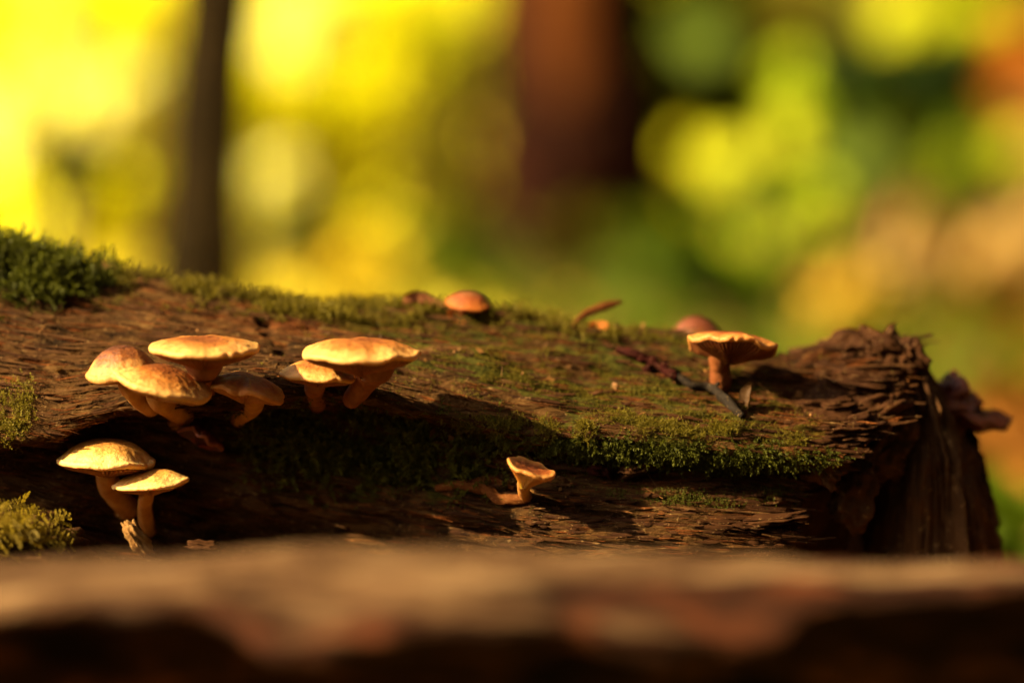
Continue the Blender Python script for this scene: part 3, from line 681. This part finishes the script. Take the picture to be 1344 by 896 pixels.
under(t, tube('stick', [W(746, 436, .052), W(764, 415, .055), W(782, 406, .057), W(800, 400, .058), W(816, 396, .059)], [.0009, .0010, .0012, .0011, .0006], M_ROOT, 12, 40, .4, 12, .6))
curl_leaf('dead_leaf', 785, 430, .052, .006, .005, (35, 5, 20), M_DRYO, 'tiny orange leaf scrap below the upright brown leaf', LG, .4, 3)
curl_leaf('dead_leaf', 598, 417, .052, .006, .004, (60, 50, 0), M_DRYO, 'little orange leaf scrap under the small red-orange mushroom', LG, .4, 4)
curl_leaf('dead_leaf', 128, 360, surf(128, 362)[0][1]-.004, .011, .006, (30, 14, 15), M_DRY, 'red-brown dead leaf caught in the moss on the left shoulder', LG, .5, 5)
curl_leaf('dead_leaf', 986, 524, surf(986, 530)[0][1]-.003, .009, .004, (40, -60, 20), M_DRYT, 'tan curled leaf standing at the end of the grey twig', LG, .7, 6)
def flake(px, py, sx, sy, sz, rot, mat, label, seed, g='loose bark flakes on the log', y=None):
    p, _ = surf(px, py)
    if y is not None: p = np.array([0, y, 0])
    o = chunk('bark_flake', px, py, p[1]-.001, sx, sy, sz, rot, mat, None, seed, 4, .5); tag(o, label, 'bark', g)
flake(180, 706, .0048, .003, .0017, (20, 55, 0), M_CRUST, 'bright sunlit bark flake below the small pale mushroom', 11., y=-.016)
flake(268, 716, .0045, .003, .0010, (10, 6, 0), M_CHUNK, 'thin pale bark flake just above the near wood, right of the bright one', 12., y=-.012)
flake(140, 560, .0022, .003, .0050, (10, 8, 0), M_CHUNK, 'upright crumb of brown wood behind the brightest mushroom', 13.)
flake(838, 612, .0060, .003, .0020, (20, -14, 0), M_CHUNK, 'reddish wood flake under the moss fringe', 14.)
flake(790, 614, .0035, .003, .0020, (20, 14, 0), M_REDTWIG, 'dark red crumb of wood right of the tiny funnel mushroom', 15.)
flake(1015, 682, .0090, .003, .0014, (10, -6, 0), M_CHUNK, 'orange splintered flake low at the front before the broken end', 16.)
flake(965, 690, .0070, .003, .0013, (10, 10, 0), M_CHUNK, 'second orange flake low at the front, left of the splintered one', 17.)

# ------------------------------------------------------------------ the near wood: a weathered log close to the camera
nu, nv = 420, 160
uu = np.linspace(-.45, .45, nu)[:, None]
pxn = 672+uu/mpp(-.19)
topy = np.interp(pxn, [-800, 0, 60, 300, 420, 700, 1000, 1150, 1344, 2200], [752, 748, 742, 728, 726, 735, 742, 747, 752, 760])
ang = np.linspace(0, 2*np.pi, nv, endpoint=False)[None]
zt = W(672, topy, -.19)[..., 2]
prof = np.array([(-.095, -.045), (-.118, -.014), (-.132, -.002), (-.150, 0), (-.170, -.004), (-.190, -.008), (-.207, -.013), (-.212, -.019), (-.198, -.024), (-.150, -.027),
                 (-.112, -.040), (-.100, -.070), (-.11, -.085), (-.09, -.088), (-.08, -.07)])
tn_ = np.linspace(0, len(prof), nv, endpoint=False); kk = tn_.astype(int); ff = (tn_-kk)[:, None]; m_ = len(prof)
pr = cat(prof[(kk-1) % m_], prof[kk % m_], prof[(kk+1) % m_], prof[(kk+2) % m_], ff)
bark_shade = np.interp(tn_, [0, 1.5, 3.2, 4.6, 6.2, 7.4, 15], [.8, .35, .12, .30, .50, 1.0, 1.0])[None]+np.interp(pxn, [-200, 100, 300, 900, 1100, 1500], [.1, .12, 0, .05, .30, .5])  # painted shade: darkens under the front edge and towards the right
ext = np.interp(pxn, [-800, 0, 250, 450, 600, 760, 1000, 1150, 1344, 2200], [.42, .42, .5, .72, .66, .5, .42, .3, .22, .2])*(1+.22*fbm(uu*22, 5.5, 0, 3))
Yv = np.where(pr[:, 0][None] < -.15, -.15+(pr[:, 0][None]+.15)*ext, pr[:, 0][None]); Zv = zt+pr[:, 1][None]*np.where(pr[:, 1][None] > -.03, ext, 1); Xv = uu+0*Yv
dsp = .0026*fbm(Xv*14, Yv*40, Zv*40, 4)+.0016*fbm(Xv*40, Yv*160, Zv*160, 3)
dsp += -.007*np.exp(-((Xv+.045)/.016)**2-((Yv+.182)/.010)**2)-.005*np.exp(-((Xv-.045)/.03)**2-((Yv+.178)/.006)**2)
Pn = np.stack([Xv, Yv-.04, Zv+dsp*.8], -1)
Pn[..., 1] += dsp*.5
fl = mesh_np('near_log', Pn, grid_faces(nu, nv, wrap_c=True, flip=True), M_FORE, attrs={'bark': np.broadcast_to(bark_shade, Xv.shape).ravel()})
tag(fl, 'pale weathered log lying close in front of the camera, far out of focus', 'log')

# ------------------------------------------------------------------ ground
def ground_z(x, y):
    z = .0*x+.012*pn(x*2.1, y*2.1, 3)*sstep(.3, 1.2, np.abs(y)+np.abs(x))
    return z+.24*np.clip(y-5.5, 0, 1)**2*.5+.24*np.clip(y-6.5, 0, 40)+.12*np.clip(y-5.5, 0, 1)*0
gx = np.sign(np.linspace(-1, 1, 260))*np.abs(np.linspace(-1, 1, 260))**3*150
gy = np.sign(np.linspace(-1, 1, 260))*np.abs(np.linspace(-1, 1, 260))**3*150
GX, GY = np.meshgrid(gx, gy, indexing='ij')
GZ = ground_z(GX, np.minimum(GY, 30))
GZ = np.where(np.abs(GY)+np.abs(GX) < .3, GZ-.008, GZ)
m, n, out = new_mat('forest_floor')
co = N(n, 'ShaderNodeTexCoord').outputs['Object']
a = noise(n, co, 9, 8, .65); b = noise(n, co, 1.3, 4, .6)
col = ramp(n, a, [(.3, (.06, .025, .008)), (.5, (.20, .085, .02)), (.65, (.36, .17, .04)), (.8, (.52, .30, .09))])
col = mix(n, ramp(n, b, [(.5, (0, 0, 0)), (.66, (1, 1, 1))]), col, (.09, .12, .015))
princ(n, out, col, .9, bump(n, a, .02, .8), .15)
tag(mesh_np('ground', np.stack([GX, GY, GZ], -1), grid_faces(260, 260, flip=True), m), None, None, None, 'structure')

# ------------------------------------------------------------------ leaves for plants behind
def leaf_template(seed, cup=.15):
    pts = [(0, 0), (.17, .10), (.31, .30), (.33, .52), (.24, .76), (.10, .96), (0, 1.12), (-.10, .96), (-.24, .76), (-.33, .52), (-.31, .30), (-.17, .10)]
    v = [np.array([x, cup*abs(x)*1.5+.12*y*y, y]) for x, y in pts]+[np.array([0, .01, .30]), np.array([0, .05, .72])]
    f = [[0, 1, 2, 12], [2, 3, 13, 12], [3, 4, 5, 13], [5, 6, 7, 13], [7, 8, 9, 13], [9, 10, 12, 13], [10, 11, 0, 12]]
    return np.array(v), np.array(f)
LT = [leaf_template(s, c_) for s, c_ in ((1, .1), (2, .3), (3, -.2))]
def facing(n, rng, spread):
    """frames of leaves that hold their blades to the sun, as living leaves do"""
    nr = np.array(SUN_DIR)*1.0+rng.normal(size=(n, 3))*spread; nr *= np.sign(rng.random((n, 1))-.25); nr /= np.linalg.norm(nr, axis=1)[:, None]
    d = np.cross(nr, rng.normal(size=(n, 3))); d /= np.linalg.norm(d, axis=1)[:, None]
    return np.stack([np.cross(nr, d), nr, d], -1)
def scatter_leaves(name, pos, dirs, scale, tone, mat, rng):
    V_, Q_, T3 = [], [], []; base = 0; which = rng.integers(0, 3, len(pos)); tn = []
    Fm = frames(dirs, rng) if dirs is not None else facing(len(pos), rng, .45)
    for k, (tv, tf_) in enumerate(LT):
        i = np.where(which == k)[0]
        if not len(i): continue
        v = np.einsum('nij,mj->nmi', Fm[i], tv)*scale[i][:, None, None]+pos[i][:, None]
        f = tf_[None]+(np.arange(len(i))*len(tv))[:, None, None]+base
        V_.append(v.reshape(-1, 3)); Q_.append(f.reshape(-1, 4)); base += len(i)*len(tv); tn.append(np.repeat(tone[i], len(tv)))
    F = np.concatenate(Q_); tri = F[:, 2] == F[:, 3]
    return mesh_np(name, np.concatenate(V_), F, mat, None, False, {'tone': np.concatenate(tn)})
def lm(name, c, tr=.5, g=.1):
    return leaf_material(name, tuple(x*.75 for x in c), tuple(min(.95, x*1.2) for x in c), tr, gloss=g)
L_YEL = lm('leaf_yellow', (.92, .84, .010), .5)
L_YG = lm('leaf_yellow_green', (.50, .52, .010), .55)
L_SKYGAP = lm('leaf_sky_gap', (.95, .87, .30), .5)  # cream leaf colour that paints bright gaps of sky
L_GOLD = lm('leaf_gold', (.80, .66, .05), .5)
L_AMB = lm('leaf_amber', (.66, .46, .06), .5)
L_PEACH = lm('leaf_peach', (.60, .40, .12), .45)
L_GRN = lm('leaf_green', (.085, .125, .004), .5)
L_LIME = lm('leaf_lime', (.45, .58, .012), .6)
L_OLV = lm('leaf_olive', (.20, .17, .012), .45)
L_DGRN = lm('leaf_dark_green', (.02, .04, .003), .3)
L_ORG = lm('leaf_orange', (.60, .20, .02), .45)
L_BRNO = lm('leaf_orange_brown', (.26, .10, .014), .3)
L_BRN = lm('leaf_brown', (.16, .07, .015), .3)

M_BARK_D = wood_material('dark_bark', [(.3, (0.0096, 0.0056, 0.0016)), (.5, (0.0240, 0.0144, 0.0032)), (.7, (0.0512, 0.0304, 0.0064))], .1, (4.8000, 4.8000, 1.1200), False, False, .01, spec=.04)
M_BARK_R = wood_material('red_brown_bark', [(.3, (.010, .0015, .0004)), (.5, (.022, .003, .0007)), (.7, (.05, .008, .0014))], .1, (3, 3, .7), False, False, .01, spec=.04)
M_BARK_P = wood_material('pale_bark', [(.3, (.28, .22, .08)), (.5, (.42, .34, .13)), (.7, (.55, .45, .2))], .1, (3, 3, .7), False, False, .01)
M_BARK_LIT = wood_material('sunlit_orange_bark', [(.3, (.09, .022, .003)), (.5, (.15, .04, .005)), (.7, (.22, .065, .009))], .1, (3, 3, .7), False, False, .01)  # brighter orange that paints sunlight onto the broad trunk

PG = 'plants and shrubs behind the log'
def plant(label, px, py, y, rx, ry_, mat, n, size=.045, name='shrub', cat_='shrub', face=.0, grp=PG, fill='solid', tall=None, seed=None):
    seed = seed if seed is not None else int(px*7+py*13) % 9999
    rng = np.random.default_rng(seed); s = mpp(y)
    c = W(px, py, y); gz = float(ground_z(np.array(c[0]), np.array(y)))
    t = empty(name, (c[0], y, gz), label, cat_, grp)
    d_ = rng.normal(size=(n, 3)); d_ /= np.linalg.norm(d_, axis=1)[:, None]
    r = rng.random(n)**(1/2.2)
    pos = c+d_*r[:, None]*np.array([rx*s, min(rx, 1.6*ry_)*s*.9, ry_*s])
    gzz = ground_z(pos[:, 0], pos[:, 1]); pos[:, 2] = np.maximum(pos[:, 2], gzz+.01)
    dr = None if mat in (L_YEL, L_SKYGAP, L_LIME, L_PEACH, L_AMB, L_YG, L_GOLD) else rng.normal(size=(n, 3))+np.array([0, 0, .1])
    under(t, tag(scatter_leaves('foliage', pos, dr, size*(.6+.8*rng.random(n)), rng.random(n), mat, rng), None, None, None, 'stuff'))
    stems = max(1, min(5, int(rx/25)))
    for k in range(stems):
        e = pos[rng.integers(0, n)]; b0 = np.array([c[0]+rng.normal()*.02, y+rng.normal()*.02, gz-.01])
        under(t, tube('stem', [b0, (b0+e)/2+rng.normal(size=3)*.02, e], [.005, .004, .0015], M_BARK_D, 8, 14, .1, k))
    return t
TR = 'trees behind the log'
def tree(label, px, y, wpx, mat, lean=0, h=4.5, seed=0, crown=L_YG, wobble=.02):
    s = mpp(y); x0 = W(px, 300, y)[0]; gz = float(ground_z(np.array(x0), np.array(y)))
    r = wpx*s/2; t = empty('tree', (x0, y, gz), label, 'tree', TR)
    rs = np.random.default_rng(seed)
    pts = [np.array([x0-lean*.05, y, gz-.1])]+[np.array([x0+lean*z+wobble*math.sin(z*2+seed), y+.03*z, gz+z]) for z in (.15, .5, 1, 2, 3.2, h)]
    under(t, tube('trunk', pts, [r*1.7, r*1.12, r, r*.96, r*.85, r*.65, r*.3], mat, 48, 120, .12, seed))
    for k in range(6):
        z = h*(.5+.08*k); a_ = k*2.3+seed; b0 = np.array([x0+lean*z, y+.03*z, gz+z])
        e = b0+np.array([math.cos(a_)*1.0, math.sin(a_)*1.0, .6+.2*k/6])
        under(t, tube('limb', [b0, (b0+e)/2+np.array([0, 0, .08]), e], [r*.3, r*.2, .004], mat, 10, 16, .1, k))
    n = 1600; d_ = rs.normal(size=(n, 3)); d_ /= np.linalg.norm(d_, axis=1)[:, None]
    pos = np.array([x0+lean*h, y+.03*h, gz+h])+d_*(rs.random(n)**.45)[:, None]*np.array([1.5, 1.5, 1.2])
    under(t, tag(scatter_leaves('crown', pos, rs.normal(size=(n, 3)), .09*(.6+.8*rs.random(n)), rs.random(n), crown, rs), None, None, None, 'stuff'))
    return t
tree('slim dark brown tree trunk standing against bright yellow foliage', 250, 2.3, 112, M_BARK_D, .07, 5, 1, wobble=.003)
tree('thin pale tan trunk at the far left against yellow foliage', 66, 3.9, 40, M_BARK_P, .02, 5, 2)
bt = tree('broad red-brown tree trunk behind the middle of the log', 758, 4.2, 222, M_BARK_R, .0, 5.5, 3, L_GRN)
# sunlit patch of the big trunk, painted as a thin orange sheet
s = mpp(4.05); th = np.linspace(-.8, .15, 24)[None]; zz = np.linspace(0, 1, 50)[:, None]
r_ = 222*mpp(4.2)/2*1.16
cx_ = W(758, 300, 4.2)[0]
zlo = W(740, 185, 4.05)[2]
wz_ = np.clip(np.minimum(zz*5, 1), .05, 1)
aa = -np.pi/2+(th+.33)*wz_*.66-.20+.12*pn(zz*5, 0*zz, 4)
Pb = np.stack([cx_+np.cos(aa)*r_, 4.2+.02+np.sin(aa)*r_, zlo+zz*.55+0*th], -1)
under(bt, mesh_np('painted_sun_patch', Pb, grid_faces(50, 24), M_BARK_LIT))

# far-off wood: one mass of foliage on the rising ground
rng = np.random.default_rng(77); n = 30000
x = rng.uniform(-9, 9, n); y = np.where(x < .25, rng.uniform(13, 16, n), rng.uniform(7.5, 14, n)); z = rng.random(n)**1.4*5.5
pos = np.stack([x, y, ground_z(x, y)+z], -1)
tn = np.clip(rng.random(n)*.5+.5*(pn(x*.8, y*.5, z*.9)+.5), 0, 1)
cut = x/(y+.875) > .02
def farmass(sel_, mat, label, nm='distant_foliage'):
    return tag(scatter_leaves(nm, pos[sel_], None if mat is L_YEL else rng.normal(size=(sel_.sum(), 3)), .16*(.6+.8*rng.random(sel_.sum())), tn[sel_], mat, rng), label, 'foliage', None, 'stuff')
farmass(~cut & (rng.random(n) < .62), L_YEL, 'far-off mass of bright yellow foliage on the left side')
farmass(~cut & (rng.random(n) < .5), L_YG, 'far-off yellow-green foliage mixed into the yellow on the left side')
farmass(cut & (rng.random(n) < .8), L_GRN, 'far-off mass of green foliage on the right side')
farmass(cut & (rng.random(n) < .3), L_OLV, 'far-off olive foliage mixed into the green on the right side')

# leaf litter on the ground, amber where leaves lie, green where low herbs grow
rng = np.random.default_rng(78); n = 18000
y = .35+rng.random(n)**1.6*9; x = rng.uniform(-1, 1, n)*(.6+y*.45)
gp = np.exp(-(((x-.10-.05*y)/(.15+.06*y))**2)**1.5)*(y < 7)
isg = rng.random(n) < gp*1.1
pos = np.stack([x, y, ground_z(x, y)+.006+.012*rng.random(n)+isg*.015*rng.random(n)], -1)
dr = rng.normal(size=(n, 3))*np.array([1, 1, .25])+isg[:, None]*np.array([0, 0, .8])*rng.normal(size=(n, 1))*.6
for sel_, mt, nm, lb in ((~isg & (x < .3), L_GOLD, 'leaf_litter', 'amber fallen leaves littering the ground behind the log on the left'),
                         (~isg & (x >= .3), L_BRNO, 'leaf_litter', 'orange-brown fallen leaves littering the ground behind the broken end'),
                         (isg, L_GRN, 'ground_cover', 'low green herbs covering the ground behind the middle of the log')):
    tag(scatter_leaves(nm, pos[sel_], dr[sel_], (.022 if nm == 'ground_cover' else .035)*(.5+rng.random(sel_.sum())), rng.random(sel_.sum()), mt, rng), lb, nm.replace('_', ' '), None, 'stuff')

# bright yellow leaves fallen over the sunlit slope that rises behind on the left
rng = np.random.default_rng(80); n = 16000
y = 5.0+rng.random(n)**.8*8; x = -rng.random(n)*(1.2+y*.3)*1.3+.45
pos = np.stack([x, y, ground_z(x, y)+.012+.03*rng.random(n)], -1)
nr_ = np.array([-.45, -.45, .75])+rng.normal(size=(n, 3))*.3
dr = np.cross(nr_, rng.normal(size=(n, 3)))
gold = rng.random(n) < .22+.5*pn(x*1.1, y*.9, 5)
for sel_, mt, lb in ((~gold, L_YEL, 'bright yellow leaves covering the sunlit slope behind the log on the left'), (gold, L_AMB, 'amber leaves in drifts among the yellow ones on the sunlit slope')):
    tag(scatter_leaves('leaf_litter', pos[sel_], None, .085*(.5+rng.random(sel_.sum())), rng.random(sel_.sum()), mt, rng), lb, 'leaf litter', None, 'stuff')

# unseen foliage added overhead and around to cut sky light, open towards the sun
rng = np.random.default_rng(79); n = 17000
cx = rng.uniform(-3.0, 13, n); cy = rng.uniform(-11, 17, n); cz = rng.uniform(4.2, 7.5, n)
over = np.stack([cx, cy, cz], -1)
n2 = 15000; k_ = rng.random(n2); ang_ = rng.uniform(-2.9, .6, n2); rad_ = rng.uniform(7, 10, n2)
ring = np.stack([np.cos(ang_)*rad_*1.1+1.0, np.sin(ang_)*rad_, rng.random(n2)*5.5], -1)
ring = ring[~((ring[:, 0] < -2) & (ring[:, 2] > 2.0))]
allp = np.concatenate([over, ring])
h_ = len(allp)
tag(scatter_leaves('sky_blocker_foliage', allp, rng.normal(size=(h_, 3))*np.array([1, 1, 1.2]), .34*(.6+.8*rng.random(h_)), rng.random(h_), L_OLV, rng), 'unseen olive foliage added overhead and around to hold back sky light', 'canopy foliage', None, 'stuff')

# nearer plants, each standing on the ground behind the log
plant('tall bright yellow shrub filling the left behind the mossy shoulder', 110, 170, 4.6, 150, 210, L_YEL, 1500, .05)
plant('bright yellow shrub between the slim dark trunk and the middle', 440, 150, 4.9, 150, 200, L_YEL, 1100, .05)
plant('yellow-green bush at the top just left of the broad trunk', 560, 90, 5.0, 110, 120, L_YG, 420, .05)
plant('cream leaves standing in for a bright sky gap between the pale trunk and the slim dark trunk', 138, 145, 3.9, 62, 48, L_SKYGAP, 260, .045)  # pale leaf clusters take the place of sky showing through
plant('cream leaves standing in for a bright sky gap beyond the far left edge of the mossy shoulder', 10, 150, 3.9, 34, 60, L_SKYGAP, 90, .045)
plant('pale yellow leaves standing in for a bright sky gap low right of the slim dark trunk', 335, 258, 3.5, 50, 46, L_SKYGAP, 170, .04)
plant('cream leaves standing in for a bright sky gap high right of the slim dark trunk', 412, 28, 4.2, 50, 50, L_SKYGAP, 180, .045)
plant('dark green sprig low in front of the yellow shrub on the left', 103, 214, 3.0, 54, 14, L_DGRN, 130, .03)
plant('dark olive plant low right of the slim trunk', 388, 318, 3.2, 40, 28, L_DGRN, 90, .035)
plant('olive bush left of the broad trunk at mid height', 578, 210, 3.9, 50, 115, L_OLV, 300, .04)
plant('green fern-like bush at the foot of the broad trunk', 598, 352, 3.2, 60, 44, L_GRN, 170, .035)
plant('olive spray crossing in front of the broad trunk', 790, 305, 3.3, 100, 10, L_OLV, 24, .028)
plant('green bush right of the foot of the broad trunk', 885, 350, 3.1, 70, 60, L_GRN, 240, .035)
plant('dark green bush behind the pinkish mushroom', 960, 380, 2.6, 90, 34, L_DGRN, 160, .035)
plant('green sapling foliage right of the broad trunk', 920, 80, 4.4, 90, 150, L_GRN, 300, .045)
plant('olive foliage high between the saplings', 1050, 40, 4.8, 130, 80, L_OLV, 260, .045)
plant('lime spray of young leaves between the saplings', 1050, 130, 3.8, 60, 90, L_LIME, 18, .05)
plant('yellow-green spray low between the saplings', 1150, 250, 3.9, 120, 40, L_GRN, 110, .045)
plant('green leafy shoots left of the lime spray', 985, 280, 3.0, 60, 50, L_GRN, 60, .035)
plant('lime fern low between broad trunk and amber plant', 1000, 345, 2.7, 60, 24, L_LIME, 26, .03)
plant('yellow-green spray high at the far right', 1250, 20, 4.2, 90, 30, L_YG, 70, .04)
plant('lime spray low right under the dark clump', 1290, 210, 3.4, 50, 26, L_LIME, 30, .035)
plant('dark green foliage high on the right', 1190, 100, 3.3, 120, 50, L_DGRN, 300, .04)
plant('green foliage below the dark clump on the right', 1200, 190, 3.8, 150, 60, L_GRN, 420, .04)
plant('dense green shrub filling the gap right of the broad trunk', 1010, 180, 4.4, 105, 130, L_GRN, 480, .045)
plant('dark green bush between the peach bracken and the broken end', 1180, 350, 3.1, 60, 24, L_DGRN, 90, .03)
plant('orange-leaved spray near the top at the far right', 1326, 92, 3.6, 32, 44, L_ORG, 80, .04)
plant('dark green bush low on the right above the peach leaves', 1285, 260, 3.2, 90, 24, L_DGRN, 110, .035)
plant('peach-coloured dead bracken low on the far right', 1305, 330, 2.9, 80, 30, L_PEACH, 110, .035)
plant('peach-coloured dead leaves left of the bracken', 1200, 312, 2.7, 32, 28, L_PEACH, 60, .03)
plant('amber-leaved low plant just behind the broken end', 1108, 408, 2.3, 50, 34, L_AMB, 170, .03)
plant('yellow-green grass tuft behind the bracket fungi', 1290, 440, 2.2, 80, 34, L_OLV, 70, .03)
plant('amber ground plant behind the log left of the red-orange mushroom', 470, 345, 3.4, 100, 30, L_GOLD, 200, .035)
plant('orange-brown dead plant low behind the bracket fungi', 1330, 610, .75, 70, 80, L_BRNO, 110, .022)

# the sapling on the right whose sunlit leaves show one by one
c = W(1100, 300, 2.9)
sap = empty('sapling', (c[0], 2.9, float(ground_z(np.array(c[0]), np.array(2.9)))), 'sapling with a few big sunlit lime leaves right of the broad trunk', 'sapling')
b0 = np.array(sap.location)
LG2 = [(1032, 100, L_LIME, .075), (1040, 175, L_YG, .06), (948, 208, L_YG, .07), (1068, 274, L_LIME, .085), (1240, 232, L_LIME, .07), (1225, 240, L_YG, .06), (1128, 210, L_GRN, .07), (1010, 330, L_OLV, .06), (920, 50, L_GRN, .07), (1170, 20, L_YG, .07), (1335, 200, L_YG, .06)]
under(sap, tube('trunk', [b0-np.array([0, 0, .02]), W(1108, 380, 2.9), W(1100, 250, 2.9), W(1085, 100, 2.9), W(1080, -150, 2.9)], [.008, .007, .006, .005, .003], M_BARK_D, 10, 40, .1, 3))
rs = np.random.default_rng(4)
base_leaf = None
for k, (px, py, mt, sz) in enumerate(LG2):
    y = 2.9+rs.normal()*.06; p = W(px, py, y)
    hub = W(1090, min(380, py+60), 2.9)
    under(sap, tube('branch', [hub, (hub+p)/2+np.array([0, 0, .015]), p], [.0035, .0025, .0012], M_BARK_D, 8, 12, .1, k))
    lv, lf_ = LT[k % 3]
    nrm = np.array(SUN_DIR)*1.0+np.array([0, -.5, 0])+rs.normal(size=3)*.15; nrm /= np.linalg.norm(nrm)
    d = np.cross(nrm, rs.normal(size=3)); d /= np.linalg.norm(d); x = np.cross(nrm, d)
    Rm = np.stack([x, nrm, d], -1)
    vv = ((lv-np.array([0, 0, .5]))*sz*1.1*np.array([1.25, 1, 1])) @ Rm.T+p
    under(sap, mesh_np('leaf', vv, lf_, mt, None, False, {'tone': np.full(len(lv), .8)}))
